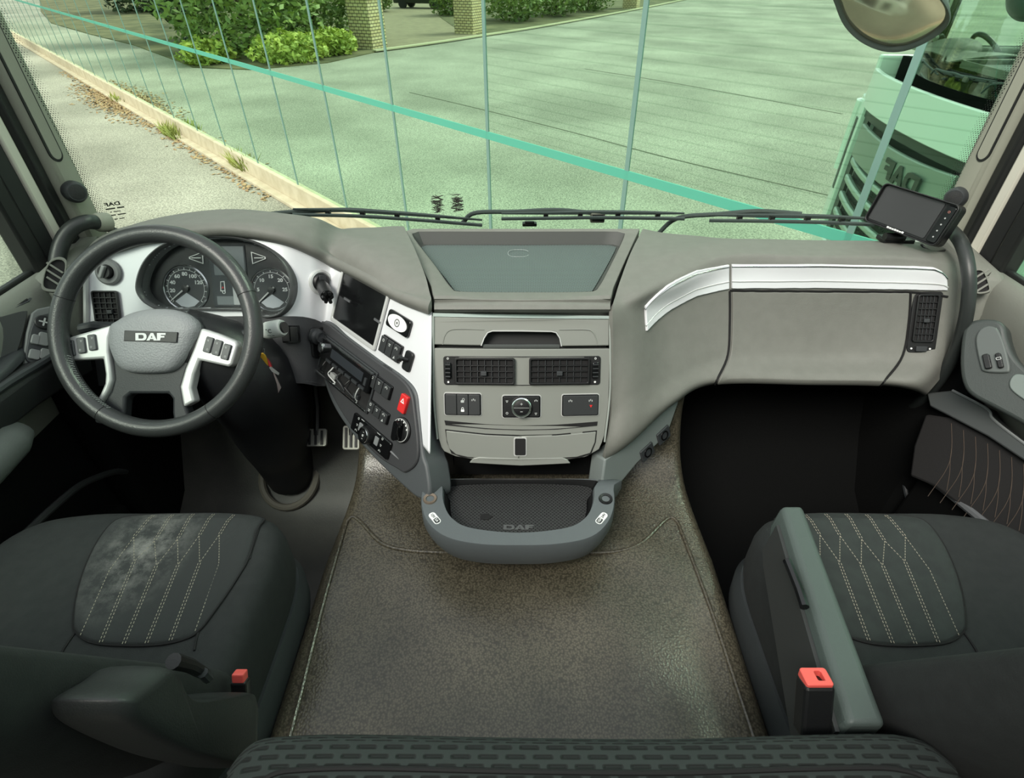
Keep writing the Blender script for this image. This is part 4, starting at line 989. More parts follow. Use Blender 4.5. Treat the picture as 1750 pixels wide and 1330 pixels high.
dash.part('sticker_ring', RF0.tf(join(ringp(circ(q[0], q[1], .009, 20), circ(q[0], q[1], .0065, 20), .0075, .008), prism(circ(q[0], q[1], .003, 12), .0075, .008))), M('ring_grey', (110, 112, 112), .5), parent=cs, smooth=0)
q = RF0.rect(695, 599, 702, 636)
tg = dash.part('toggle_switch', RF0.tf(prism(rrect(q[0], q[1], .026, .044, .007), -.002, .005)), BLK, smooth=30, bevel=.002)
dash.part('lever', mtf(lathe([(0, 0), (.005, 0), (.0045, .012), (.0075, .013), (.0075, .021), (.005, .023), (0, .023)], 16), aim(RF0.w(q[0], q[1] + .003, .004), RF0.n + RF0.u * -.5)), BLK, parent=tg)
q = RF1.rect(687, 672, 697, 708)
hz = dash.part('hazard_switch', RF1.tf(prism(rrect(q[0], q[1], .023, .040, .003), -.002, .008)), RED, smooth=30, bevel=.002, label='red hazard light switch')
dash.part('triangle', RF1.tf(ringp([(q[0] - .006, q[1] + .002), (q[0] + .006, q[1] + .002), (q[0], q[1] + .013)], [(q[0] - .003, q[1] + .004), (q[0] + .003, q[1] + .004), (q[0], q[1] + .0095)], .008, .0086)), WHITE, parent=hz, smooth=0)
c = RF1.px(688, 735)
ro = dash.part('gear_selector', mtf(lathe([(0, -.002), (.028, -.002), (.028, .004), (.025, .006), (0, .006)], 36), aim(RF1.w(*c), RF1.n, RF1.u)), BLK)
dash.part('selector_ring', mtf(lathe([(.024, .006), (.0255, .006), (.0255, .0072), (.024, .0072)], 36), aim(RF1.w(*c), RF1.n, RF1.u)), SILV, parent=ro)
dash.part('selector_grip', RF1.tf(([Matrix.Rotation(R_(8), 3, 'Z') @ V3(p) + V3((c[0], c[1], 0)) for p in prism(rrect(0, 0, .016, .044, .008), .006, .022)[0]], prism(rrect(0, 0, .016, .044, .008), 0, 1)[1])), BLKG, parent=ro, smooth=30, bevel=.003)
for k in range(6):
    a = R_(150 - k * 24); dash.part('mark', RF1.tf(prism(rrect(c[0] + .0215 * math.cos(a), c[1] + .0215 * math.sin(a), .003, .004, .001), .006, .0068)), WHITE, parent=ro, smooth=0)
_kp, _kn = surf(D, 539, 584)
KN = Frame(_kp + _kn * .003, (1, 0, 0), _kn)
c = KN.px(539, 578)
st = dash.part('start_knob', KN.tf(prism(rrect(c[0] + .008, c[1] - .012, .042, .075, .01), -.01, .003)), BLK, smooth=30, bevel=.003)
dash.part('knob', mtf(lathe([(0, 0), (.02, 0), (.019, .012), (.014, .016), (.0135, .026), (.011, .0265), (.011, .0245), (0, .0245)], 28), aim(KN.w(c[0], c[1] + .004, .002), KN.n, KN.u)), GRY, parent=st)
dash.part('symbol', KN.tf(join(prism(rrect(c[0] + .012, c[1] - .034, .012, .0025, .001), .003, .0036), prism(rrect(c[0] + .017, c[1] - .030, .0025, .008, .001), .003, .0036))), WHITE, parent=st, smooth=0)
tx = join(*[box((x_, 0, 0), (w_x, .0045, .0005)) for x_, w_x in ((-.012, .008), (-.002, .007), (.006, .005), (.013, .004))]); c = RF0.px(664, 628)
dash.part('print', RF0.tf(([V3((p.x + c[0], p.y + c[1], p.z + .0025)) for p in tx[0]], tx[1])), M('print_dark', (60, 62, 64), .6), smooth=0)
# ---- socket with cover stub right of the instruments
_ip, _in = surf(rows, 547, 482)
IF = Frame(_ip + _in * .002, (1, 0, 0), _in)
dash.part('socket_ring', mtf(lathe([(.024, -.008), (.030, .0), (.028, .006), (.024, .007), (.022, .003), (.0, .003)], 36), aim(IF.w(0, 0), IF.n, IF.u)), SILV)
so_ = dash.part('socket_body', mtf(lathe([(0, .002), (.021, .002), (.021, .006), (.017, .010), (0, .010)], 32), aim(IF.w(0, 0), IF.n, IF.u)), BLK)
a0 = IF.w(-.002, -.003, .008); a1 = a0 + IF.n * .055 + IF.u * -.018 + IF.v * -.022
dash.part('stub', tube([a0, a0 + (a1 - a0) * .3, a0 + (a1 - a0) * .8, a1], lambda t: .012 + .003 * (t > .2), 14), BLK, parent=so_)
ax = (a1 - a0).normalized()
for k in range(6):
    an = k * math.pi / 3; e = IF.u * math.cos(an) * .011 + IF.v * math.sin(an) * .011
    dash.part('prong', tube([a1 + e * .9, a1 + e + ax * (.008 + .004 * (k % 2))], .0045, 6), BLK, parent=so_)
dash.part('latch', IF.tf(box((0, .011, .012), (.016, .014, .006))), GRY, parent=so_, bevel=.001)
# ---- lower right flank beside the tray, with two sockets
A_, B_, C_ = WY(1034, 787, .834), WY(1158, 674, 1.0), WY(1030, 858, .80)
fn = (B_ - A_).cross(C_ - A_).normalized(); fn = fn if fn.dot(CAM - A_) > 0 else -fn
FF = Frame(A_ + fn * .002, B_ - A_, fn)
dash.part('lower_flank', FF.tf(prism(pxp(FF, [(1033, 785), (1090, 742), (1160, 668), (1158, 690), (1140, 742), (1130, 752), (1088, 792), (1030, 862), (1024, 850)]), -.04, .002)), M('flank_grey', (108, 116, 114), .5, grain=(420, .25)), smooth=40, bevel=.004)
for x, y in ((1104, 772), (1132, 743)):
    c = FF.px(x, y)
    s_ = dash.part('flank_socket', FF.tf(prism(rrect(c[0], c[1], .042, .034, .003), .0, .006)), GRY, smooth=30, bevel=.002)
    dash.part('socket_hole', mtf(lathe([(0, .0055), (.009, .0055), (.009, .0075), (.012, .0075), (.0125, .005)], 20), aim(FF.w(*c), FF.n)), BLKG, parent=s_)
# dark body filling the space behind all faces
dash.part('carrier', join(box2((-1.0, 1.26, .06), (-.5, 1.40, .36)), box2((-.165, 1.0, .1), (.165, 1.40, .40)), box2((.3, 1.24, .18), (1.0, 1.40, .38))), DARK, smooth=0)
# ================================================================ centre console
con = Thing('centre_console', 'grey centre console panel with twin air vents and storage lids', 'console', (0, .85, .16))
def kp(pts): return pxp(K0, pts)
def kpr(pts, n0, n1): return KF.tf(prism(kp(pts), n0, n1))
def dens(pts, k=6):
    out = []
    for i in range(len(pts)):
        a, b = pts[i], pts[(i + 1) % len(pts)]
        out += [(a[0] + (b[0] - a[0]) * j / k, a[1] + (b[1] - a[1]) * j / k) for j in range(k)]
    return out
con.part('bin_back', kpr(dens([(745, 540), (1038, 542), (1038, 600), (745, 598)]), -.03, -.018), M('bin_dark', (30, 32, 32), .6), smooth=30)
con.part('bin_front', kpr(dens([(740, 541), (1041, 545), (1041, 591), (959, 591), (956, 577), (950, 568), (942, 566), (842, 565), (834, 568), (828, 577), (823, 590), (740, 589)], 5), -.018, .0), CONS, smooth=40, bevel=.002)
con.part('bin_edge_strip', kpr(dens([(740, 535), (1041, 540), (1041, 545), (740, 541)]), -.018, .002), M('mint_strip', (190, 205, 200), .3, .5), smooth=30)
con.part('notch_rim', tube([KF.w(*K0.px(x, y), .0008) for x, y in ((823, 590), (828, 577), (834, 568), (842, 565), (890, 565), (942, 566), (950, 568), (956, 577), (959, 591))], .0014, 6), SILV)
for P in (((757, 589), (760, 575), (768, 565), (785, 562), (828, 563)), ((955, 563), (1000, 563), (1012, 567), (1018, 578), (1020, 590))):
    con.part('crease', tube(smooth_path([KF.w(*K0.px(x, y), -.0002) for x, y in P], 20), .0012, 6), CONS)
con.part('bin_floor', tube([KF.w(*K0.px(x, 592), -.008) for x in (826, 860, 890, 920, 956)], .005, 8), M('bin_floor_grey', (64, 68, 66), .5))
fp_b = [(740, 690), (741, 725), (746, 752), (752, 770), (775, 779), (830, 786), (890, 788), (950, 786), (1005, 780), (1028, 768), (1036, 750), (1041, 725), (1043, 690)]
fr_ = []
for i in range(61):
    x = 740 + 303 * i / 60; t_ = K0.px(x, 595 + (x - 740) / 303); b_ = K0.px(x, interp(fp_b, x))
    fr_.append([KF.w(t_[0], t_[1] + (b_[1] - t_[1]) * k / 8, 0) for k in range(9)])
con.part('face_panel', sheet(fr_, .02), CONS, smooth=40, bevel=.002)
for q in ([(741, 540), (741, 640), (742, 690), (748, 750)], [(1042, 545), (1043, 640), (1041, 690), (1033, 755)]):
    con.part('side_bead', tube(smooth_path([KF.w(*K0.px(x, y), .001) for x, y in q], 16), .0022, 6), M('bead_light', (168, 176, 170), .35, .4))
# vents
cx, cy, w_, h_ = K0.rect(758, 608, 1025, 657)
con.part('vent_plate', KF.tf(prism(dens(rrect(cx, cy, w_, h_, .006), 2), -.002, .003)), BLK, smooth=30, bevel=.001)
K1 = Frame(K0.o + K0.n * .012, K0.u, K0.n, bow=lambda u, v: .012 * max(0, 1 - (u / .185) ** 2) - .012 + .003)
for x0, x1 in ((778, 880), (904, 1006)):
    cx, cy, w_, h_ = K0.rect(x0, 610, x1, 655)
    vent(con, K1, (cx, cy, w_, h_), 7, 3, tab=(-.002 if x0 < 800 else .0, -.004), ro=.004)
for x in (766, 1016):
    cx, cy, w_, h_ = K0.rect(x - 5, 618, x + 6, 646)
    o = con.part('vent_thumbwheel', K1.tf(prism(rrect(cx, cy, w_, h_, .004), 0, .005)), BLKG, smooth=30, bevel=.002)
    for k in range(4): con.part('tooth', K1.tf(box((cx, cy - h_ * .36 + h_ * .24 * k, .006), (w_ * .8, .002, .002))), GRY, parent=o, smooth=0)
    con.part('mark', K1.tf(ringp(circ(cx, K0.px(x, 612)[1], .0022, 12), circ(cx, K0.px(x, 612)[1], .0014, 12), .0, .0006)), WHITE, parent=o, smooth=0)
    con.part('mark', K1.tf(prism(circ(cx, K0.px(x, 652)[1], .0022, 12), .0, .0006)), WHITE, parent=o, smooth=0)
# three switch blocks
def kblock(x0, y0, x1, y1, nm):
    cx, cy, w_, h_ = K0.rect(x0, y0, x1, y1)
    o = con.part(nm, KF.tf(prism(rrect(cx, cy, w_, h_, .004), -.002, .004)), BLKG, smooth=30, bevel=.001)
    con.part('block_rim', KF.tf(ringp(rrect(cx, cy, w_ + .003, h_ + .003, .005), rrect(cx, cy, w_, h_, .004), -.001, .0015)), SILV, parent=o, smooth=30)
    return o, cx, cy, w_, h_
o, cx, cy, w_, h_ = kblock(760, 671, 823, 708, 'door_lock_switches')
for k in range(3):
    x = cx + (k - 1) * w_ * .32; con.part('rocker', KF.tf(prism(rrect(x, cy, w_ * .31, h_ * .92, .002), .004, .0075)), M('rocker_black', (46, 48, 49), .45), parent=o, smooth=30, bevel=.001)
def padlock(x, y, open_): return KF.tf(join(prism(rrect(x, y - .002, .007, .005, .001), .0075, .0081), ringp(rrect(x + (.002 if open_ else 0), y + .002, .005, .006, .0024), rrect(x + (.002 if open_ else 0), y + .002, .003, .004, .0014), .0075, .0081)))
con.part('symbol', padlock(cx, cy + h_ * .2, True), TXT, parent=o, smooth=0)
con.part('symbol', padlock(cx, cy - h_ * .22, False), WHITE, parent=o, smooth=0)
con.part('symbol', sym(KF, cx + w_ * .3, cy + h_ * .22, .003, .0076, 2), TXT, parent=o, smooth=0)
o, cx, cy, w_, h_ = kblock(859, 674, 923, 711, 'phone_rotary_block')
con.part('rocker_plate', KF.tf(prism(rrect(cx, cy, w_ * .95, h_ * .92, .003), .004, .0068)), BLK, parent=o, smooth=30, bevel=.001)
kn = aim(KF.w(cx, cy, .0065), KF.n, KF.u)
con.part('knob', mtf(lathe([(0, 0), (.0205, 0), (.020, .008), (.018, .009), (0, .0085)], 36), kn), BLK, parent=o)
con.part('knob_ring', mtf(lathe([(.0165, .0085), (.0205, .006), (.0208, .008), (.019, .0098), (.0165, .0098)], 36), kn), CHROME, parent=o)
con.part('plus_minus', mtf(join(move(box((0, 0, 0), (.005, .001, .0006)), (0, .008, .009)), move(box((0, 0, 0), (.001, .005, .0006)), (0, .008, .009)), move(box((0, 0, 0), (.005, .001, .0006)), (0, -.008, .009)), move(box((0, 0, 0), (.032, .0006, .0006)), (0, 0, .009))), kn), TXT, parent=o, smooth=0)
for sx, sy, k in ((-1, 1, 1), (1, 1, 2), (-1, -1, 0), (1, -1, 1)): con.part('symbol', sym(KF, cx + sx * w_ * .38, cy + sy * h_ * .28, .0026, .0068, k), TXT, parent=o, smooth=0)
o, cx, cy, w_, h_ = kblock(960, 673, 1022, 709, 'warning_switch_block')
con.part('rocker', KF.tf(prism(rrect(cx, cy, w_ * .95, h_ * .92, .003), .004, .0072)), M('rocker_black', (46, 48, 49), .45), parent=o, smooth=30, bevel=.001)
con.part('symbol', sym(KF, cx - w_ * .28, cy + h_ * .22, .003, .0072, 2), TXT, parent=o, smooth=0)
con.part('symbol', sym(KF, cx + w_ * .27, cy + h_ * .22, .003, .0072, 2), TXT, parent=o, smooth=0)
con.part('red_symbol', KF.tf(prism([(cx + w_ * .24, cy + h_ * .02), (cx + w_ * .32, cy + h_ * .02), (cx + w_ * .28, cy - h_ * .1)], .0072, .008)), RED, parent=o, smooth=0)
# card slot, lids, latch, pull
con.part('card_slot', kpr(dens([(760, 718), (830, 723), (890, 725), (950, 724), (1021, 720), (1020, 727), (950, 732), (890, 733), (830, 731), (762, 726)], 4), -.002, .0012), DARK, smooth=0)
con.part('lid_gap', kpr(dens([(761, 733), (830, 739), (890, 741), (950, 740), (1020, 735), (1018, 755), (1010, 775), (990, 781), (890, 785), (790, 780), (772, 774), (764, 755)], 4), -.002, .0006), DARK, smooth=0)
for nm, pts in (('lid', [(763, 735), (830, 741), (888, 743), (886, 783), (800, 779), (780, 775), (768, 765), (764, 750)]), ('lid', [(891, 743), (950, 742), (1018, 737), (1016, 755), (1008, 773), (985, 779), (888, 783)])):
    con.part(nm, kpr(dens(pts, 4), 0, .003), CONS, smooth=40, bevel=.0012)
con.part('latch_rim', KF.tf(prism(rrect(*K0.rect(878, 744, 900, 776), .004), .003, .0042)), SILV, smooth=30)
con.part('latch', KF.tf(prism(rrect(*K0.rect(880, 746, 898, 774), .003), .0042, .006)), DARK, smooth=30)
con.part('lid_pull', kpr(dens([(803, 788), (810, 780), (820, 778), (890, 780), (960, 779), (968, 782), (974, 789), (890, 792)], 4), -.004, .005), CONS, smooth=40, bevel=.0015)
con.part('console_body', join(box2((-.165, .90, .17), (.165, 1.1, .22)), box2((-.168, 1.0, .2), (.168, 1.1, .40))), DARK, smooth=0)

# ================================================================ instrument cluster
ICF = Frame(T[5] + CN * -.022, (1, 0, 0), CN)
ICT = Frame(WY(370, 470, 1.2925) , (1, 0, 0), CN)
ICT.o = T[5].copy()
ic = Thing('instrument_cluster', 'dark oval instrument cluster with speedometer, rev counter and middle display', 'instrument cluster', ICF.w(*ICF.px(370, 530)))
po = [ICT.px(x, y) for x, y in CP]; cxx, cyy = ICT.px(372, 472)
ex = lambda k, d=0: [(cxx + (a - cxx) * k, cyy + (b - cyy) * k) for a, b in po]
ic.part('bezel', loops([[ICT.w(a, b, n) for a, b in q] for q, n in ((ex(1.05), -.03), (ex(1.04), .010), (ex(1.01), .014), (ex(.985), .010), (ex(.955), -.02))], cap0=False, cap1=False), M('bezel_grey', (78, 80, 80), .4), smooth=50)
ic.part('back_plate', ICT.tf(prism(ex(1.03), -.035, -.0205)), M('cluster_black', (30, 31, 33), .35), smooth=0)
DI = M('dial_face', (44, 46, 50), .4); DG = M('display_glass', (116, 122, 124), .25)
def gauge(nm, px, py, rpx, labels, a0, a1, needle, lit=None):
    c = ICF.px(px, py); r = rpx
    Mx = aim(ICF.w(*c), ICF.n, ICF.u)
    g_ = ic.part(nm, mtf(lathe([(0, .001), (r, .001), (r, .002), (0, .002)], 48), Mx), DI)
    ic.part('chrome_ring', mtf(lathe([(r * .96, .001), (r * 1.04, .001), (r * 1.05, .004), (r * 1.0, .006), (r * .96, .004)], 48), Mx), CHROME, parent=g_)
    tv = []
    n = 2 * len(labels) - 1
    for i in range(n):
        a = R_(a0 + (a1 - a0) * i / (n - 1)); L = .10 if i % 2 == 0 else .06
        b = box((0, 0, .0022), (r * L, .0012, .0004)); Rz = Matrix.Rotation(a, 3, 'Z')
        tv.append(([Rz @ (V3(p) + V3((r * .88, 0, 0))) for p in b[0]], b[1]))
    arc = [(r * .83 * math.cos(R_(a0 + (a1 - a0) * i / 40)), r * .83 * math.sin(R_(a0 + (a1 - a0) * i / 40)), .0022) for i in range(41)]
    tv.append(tube(arc, .0005, 4))
    ic.part('scale', mtf(join(*tv), Mx), WHITE, parent=g_, smooth=0)
    tt = []
    for i, l in enumerate(labels):
        if not l: continue
        a = R_(a0 + (a1 - a0) * i / (len(labels) - 1)); t_ = text_vf(l, r * .23, .0003, 1.1, .0004)
        tt.append(move(t_, (r * .64 * math.cos(a), r * .64 * math.sin(a), .0022)))
    ic.part('numerals', mtf(join(*tt), Mx), WHITE, parent=g_, smooth=0)
    ic.part('lower_window', mtf(prism([(0, -r * .2), (r * .55, -r * .58), (r * .3, -r * .8), (0, -r * .86), (-r * .3, -r * .8), (-r * .55, -r * .58)], .002, .0026), Mx), M('window_pale', (176, 180, 186), .4), parent=g_, smooth=0)
    a = R_(needle); d = V3((math.cos(a), math.sin(a), 0))
    ic.part('needle', mtf(tube([d * -.01 + V3((0, 0, .006)), d * r * .9 + V3((0, 0, .006))], lambda t: .0024 - .0013 * t, 6), Mx), M('needle_white', (214, 214, 212), .5), parent=g_)
    ic.part('needle_hub', mtf(lathe([(0, .002), (.009, .002), (.008, .008), (0, .009)], 20), Mx), BLK, parent=g_)
gauge('speedometer', 319, 493, .0525, ['', '20', '40', '60', '80', '100', '120', '', ''], 222, -42, 218)
gauge('rev_counter', 465, 496, .050, ['', '5', '10', '15', '20', '25', ''], 222, -42, 222)
for px, py, flip in ((338, 441, 1), (442, 441, -1)):
    c = ICF.px(px, py); k = .0011
    tri = [(14 * flip, 13), (-17 * flip, 2), (-17 * flip, -2), (13 * flip, -13)]
    tri = [(c[0] + a * k, c[1] + b * k) for a, b in tri]; ti = [(c[0] + (a - c[0]) * .84 + flip * .0004, c[1] + (b - c[1]) * .84) for a, b in tri]
    g_ = ic.part('small_gauge', ICF.tf(ringp(tri, ti, .001, .004)), SILV, smooth=0)
    ic.part('needle', ICF.tf(box((c[0] - flip * .002, c[1], .0035), (.022, .0018, .001))), WHITE, parent=g_, smooth=0)
q = ICF.rect(357, 418, 428, 524)
ds = ic.part('display', ICF.tf(prism(rrect(q[0], q[1], q[2], q[3], .002), .001, .004)), M('display_dark', (58, 61, 64), .2), smooth=0)
ic.part('display_upper', ICF.tf(prism(rrect(q[0] + .003, q[1] + q[3] * .24, q[2] * .86, q[3] * .46, .001), .004, .0046)), DG, parent=ds, smooth=0)
ic.part('display_lower', ICF.tf(prism(rrect(q[0] + .003, q[1] - q[3] * .40, q[2] * .86, q[3] * .14, .001), .004, .0046)), DG, parent=ds, smooth=0)
c = ICF.px(382, 490)
ic.part('truck_icon', ICF.tf(join(ringp([(c[0] - .006, c[1] - .011), (c[0] + .006, c[1] - .011), (c[0] + .006, c[1] + .013), (c[0] - .004, c[1] + .012)], [(c[0] - .0042, c[1] - .009), (c[0] + .0042, c[1] - .009), (c[0] + .0042, c[1] + .011), (c[0] - .003, c[1] + .0105)], .004, .005), ringp(circ(c[0] + .002, c[1] - .013, .004, 14), circ(c[0] + .002, c[1] - .013, .0026, 14), .004, .005))), WHITE, parent=ds, smooth=0)
ic.part('warning_mark', ICF.tf(prism([(c[0] - .002, c[1] - .004), (c[0] + .003, c[1] - .004), (c[0] + .001, c[1] + .001)], .0045, .0055)), RED, parent=ds, smooth=0)
q = ICF.rect(399, 488, 424, 521)
ic.part('message_box', ICF.tf(prism(rrect(q[0], q[1], q[2], q[3], .001), .0045, .0052)), M('message_pale', (172, 176, 176), .4), parent=ds, smooth=0)
# clear cover
ic.part('cover', loops([[ICT.w(a, b, n) for a, b in q] for q, n in ((ex(.98), .004), (ex(.98), .005))]), glass_mat('cluster_cover', (.94, .95, .95, 1), .04), smooth=0)

# ================================================================ display aperture, radio, climate panel on the turned panel
q = RF0.rect(590, 462, 640, 592)
nv = Thing('display_screen', 'black rectangular screen opening framed by brushed metal right of the instruments', 'screen', RF0.w(q[0], q[1] - q[3] / 2))
nv.part('frame', RF0.tf(ringp(rrect(q[0], q[1], q[2] + .016, q[3] + .018, .006), rrect(q[0], q[1], q[2], q[3], .004), 0, .005)), SILV, smooth=30, bevel=.0015)
nv.part('glass', RF0.tf(prism(rrect(q[0], q[1], q[2], q[3], .003), .0, .002)), BLKG, smooth=0)
for x, y in ((596, 513), (648, 549)):
    c = RF0.px(x, y); nv.part('bracket', RF0.tf(box((c[0], c[1], .004), (.026, .005, .003))), M('bracket_steel', (120, 122, 124), .4, .6), smooth=0)
q = RF1.rect(559, 574, 628, 704)
ra = Thing('car_radio', 'black radio in the upper half of an open slot with loose wires below', 'radio', RF1.w(q[0], q[1] - q[3] / 2))
ra.part('slot', RF1.tf(prism(rrect(q[0], q[1], q[2], q[3], .003), -.004, .001)), DARK, smooth=0)
ra.part('slot_frame', RF1.tf(ringp(rrect(q[0], q[1], q[2] + .01, q[3] + .008, .004), rrect(q[0], q[1], q[2], q[3], .003), -.002, .005)), GRY, smooth=30, bevel=.001)
hy = q[1] + q[3] * .22; hh = q[3] * .52
hd = ra.part('head_unit', RF1.tf(prism(rrect(q[0], hy, q[2] * .97, hh, .003), .0, .014)), BLKG, smooth=30, bevel=.002)
ra.part('top_edge', RF1.tf(box((q[0], hy + hh / 2, .008), (q[2] * .97, .003, .014))), CHROME, parent=hd, smooth=0)
ra.part('screen', RF1.tf(prism(rrect(q[0] + .012, hy + .004, q[2] * .62, hh * .45, .002), .014, .0146)), M('radio_screen', (46, 50, 54), .15), parent=hd, smooth=0)
ra.part('volume_knob', mtf(lathe([(0, 0), (.0125, 0), (.012, .012), (.0095, .0135), (0, .0135)], 24), aim(RF1.w(q[0] - q[2] * .40, hy + .004, .013), RF1.n, RF1.u)), CHROME, parent=hd)
for k in range(6): ra.part('preset_button', RF1.tf(box((q[0] - q[2] * .26 + k * q[2] * .13, hy - hh * .36, .0155), (q[2] * .10, .006, .003))), GRY, parent=hd, smooth=0)
ra.part('side_button', RF1.tf(box((q[0] + q[2] * .43, hy, .0155), (.008, .018, .003))), GRY, parent=hd, smooth=0)
ra.part('bottom_lip', RF1.tf(box((q[0], q[1] - q[3] / 2 + .003, .006), (q[2] + .006, .005, .010))), CHROME, smooth=0, bevel=.001)
wy = q[1] - q[3] * .26; rw2 = random.Random(9)
for k in range(5):
    x0 = q[0] - q[2] * .38 + k * q[2] * .17; P = [RF1.w(x0, wy + .022, .002), RF1.w(x0 + rw2.uniform(-.01, .015), wy + rw2.uniform(0, .012), .012), RF1.w(x0 + rw2.uniform(-.01, .02), wy - rw2.uniform(0, .01), .010), RF1.w(x0 + rw2.uniform(0, .03), wy - .016, .003)]
    ra.part('wire', tube(smooth_path(P, 12), .0016, 6), (BLK, WHITE, GRY, BLK, TXT)[k])
ra.part('wire_plug', RF1.tf(box((q[0] - q[2] * .15, wy, .008), (.022, .011, .010))), M('plug_pale', (150, 152, 150), .5), smooth=0, bevel=.001)
ra.part('wire_plug', RF1.tf(box((q[0] + q[2] * .3, wy - .005, .006), (.018, .010, .008))), GRY, smooth=0, bevel=.001)
q = RF1.rect(609, 704, 664, 787)
cl = Thing('climate_panel', 'slim black climate control panel with round silver-ringed knob', 'climate control', RF1.w(q[0], q[1] - q[3] / 2))
cl.part('housing', RF1.tf(prism(rrect(q[0], q[1], q[2], q[3], .005), -.002, .006)), BLKG, smooth=30, bevel=.002)
Mx = aim(RF1.w(q[0] - .004, q[1], .006), RF1.n, RF1.u)
kb = cl.part('knob', mtf(lathe([(0, 0), (.0215, 0), (.020, .014), (.016, .016), (0, .0155)], 32), Mx), BLK)
cl.part('knob_ring', mtf(lathe([(.0135, .0155), (.0175, .0140), (.0165, .0170), (.0135, .0170)], 32), Mx), CHROME, parent=kb)
cl.part('knob_mark', mtf(join(prism(circ(0, 0, .003, 12), .0155, .0165), box((0, .008, .016), (.004, .001, .0008)), box((0, -.008, .016), (.004, .001, .0008))), Mx), TXT, parent=kb, smooth=0)
for sx in (-1, 1):
    cl.part('key', RF1.tf(prism(rrect(q[0] - .004 + sx * .032, q[1] + .002, .014, .020, .002), .006, .009)), M('key_grey', (120, 123, 124), .4), smooth=30, bevel=.001)
    for k in range(3): cl.part('symbol', sym(RF1, q[0] - .004 + sx * .048, q[1] + .016 - k * .015, .003, .006, k), TXT, smooth=0)
    cl.part('dash_mark', RF1.tf(box((q[0] - .004 + sx * .032, q[1] + .020, .0063), (.012, .0015, .0006))), TXT, smooth=0)

# ================================================================ storage tray below the console
TZt = .13
tray = Thing('storage_tray', 'rounded charcoal storage tray with rubber mat under the console', 'tray', (0, .8, .06))
to = sm2([(p.x, p.y) for p in [WZ(x, y, TZt) for x, y in ((721, 832), (719, 866), (732, 897), (765, 920), (820, 931), (886, 933), (950, 931), (1008, 920), (1038, 897), (1051, 866), (1050, 832), (1040, 806), (730, 806))]], 84)
ti = sm2([(p.x, p.y) for p in [WZ(x, y, TZt) for x, y in ((758, 835), (760, 862), (774, 886), (806, 902), (886, 910), (966, 902), (998, 886), (1012, 862), (1014, 835), (1006, 806), (766, 806))]], 84)
cc = (0, .75); to = polar(to, cc, 96); ti = polar(ti, cc, 96)
sc = lambda P, k: [(cc[0] + (a - cc[0]) * k, cc[1] + (b - cc[1]) * k) for a, b in P]
trz = lambda b, z: z - max(0, z - .1) * 1.0 * min(1, max(0, (b - .80) / .035))
tray.part('rim', loops([[V3((a, b, trz(b, z))) for a, b in q] for q, z in ((sc(to, .93), .06), (sc(to, .97), .076), (to, .096), (sc(to, .995), TZt - .003), (sc(to, .985), TZt), (sc(ti, 1.01), TZt), (ti, TZt - .004), (sc(ti, .975), .105))], cap0=True, cap1=False), M('tray_charcoal', (86, 92, 94), .5, grain=(420, .25)), smooth=40)
tray.part('well', loops([[V3((a, b, min(trz(b, z), z))) for a, b in q] for q, z in ((sc(ti, .985), .122), (sc(ti, .96), .10), (sc(ti, .93), .086))], cap0=False, cap1=True), BLK, smooth=40)
lm = tray.part('liner_mat', prism(sc(ti, .925), .086, .091), dotted(M('liner_rubber', (46, 47, 47), .55), 175, (18, 19, 19)), smooth=0)
dv = daf_vf(.012, .002); c = WZ(886, 902, .091)
tray.part('embossed_letters', ([V3((p.x * 1.3 + c.x, p.y + c.y, p.z + .0905)) for p in dv[0]], dv[1]), M('liner_letter', (78, 80, 80), .5), parent=lm, smooth=0)
c = WZ(832, 884, .091); tray.part('shield_mark', ([V3((c.x + x * .001, c.y + y * .001, .0912)) for x, y in ((-13, -6), (-13, 7), (0, 8), (13, 1), (2, -8))] + [V3((c.x + x * .001, c.y + y * .001, .0925)) for x, y in ((-13, -6), (-13, 7), (0, 8), (13, 1), (2, -8))], prism([(0, 0)] * 5, 0, 1)[1]), DARK, parent=lm, smooth=0)
for x, mat, lab in ((735, M('socket_copper', (150, 92, 58), .35, .6), 'copper'), (1035, BLKG, 'black')):
    c = WZ(x, 853, TZt)
    s_ = tray.part('power_socket', move(lathe([(.0, -.012), (.0085, -.012), (.0085, .002), (.0135, .003), (.0145, .0), (.0145, -.004)], 28), c), M('socket_metal', (132, 118, 104), .4, .5) if x < 800 else BLK)
    tray.part('socket_core', move(lathe([(0, -.010), (.008, -.010), (.0083, .0)], 20), c), mat, parent=s_)
for x, y, rot, tx in ((743, 886, -52, ('12V', '5A')), (1028, 886, 52, ('10A', '24V'))):
    c = WZ(x, y, TZt); Mx = Matrix.Translation(c) @ Matrix.Rotation(R_(rot), 4, 'Z')
    lb = tray.part('socket_label', mtf(prism(rrect(0, 0, .032, .014, .006), 0, .0006), Mx), WHITE, smooth=0)
    tray.part('label_half', mtf(prism(rrect(.0075 if x < 800 else -.0075, 0, .013, .010, .003), .0006, .001), Mx), GRY, parent=lb, smooth=0)
    tray.part('label_print', mtf(join(move(text_vf(tx[0], .0075, .0001, 1, .0003), (-.007, 0, .0011))), Mx), GRY if x < 800 else WHITE, parent=lb, smooth=0)
    tray.part('label_print', mtf(join(move(text_vf(tx[1], .0075, .0001, 1, .0003), (.007, 0, .0011))), Mx), WHITE if x < 800 else GRY, parent=lb, smooth=0)
tray.part('tray_tunnel', join(box2((-.165, .88, .09), (-.15, 1.0, .2)), box2((.15, .88, .09), (.165, 1.0, .2)), box2((-.165, .985, .06), (.165, 1.0, .2)), box2((-.17, .885, .06), (.17, .9, .175))), BLK, smooth=0)  # last box is a black filler, its colour giving the gap's shade
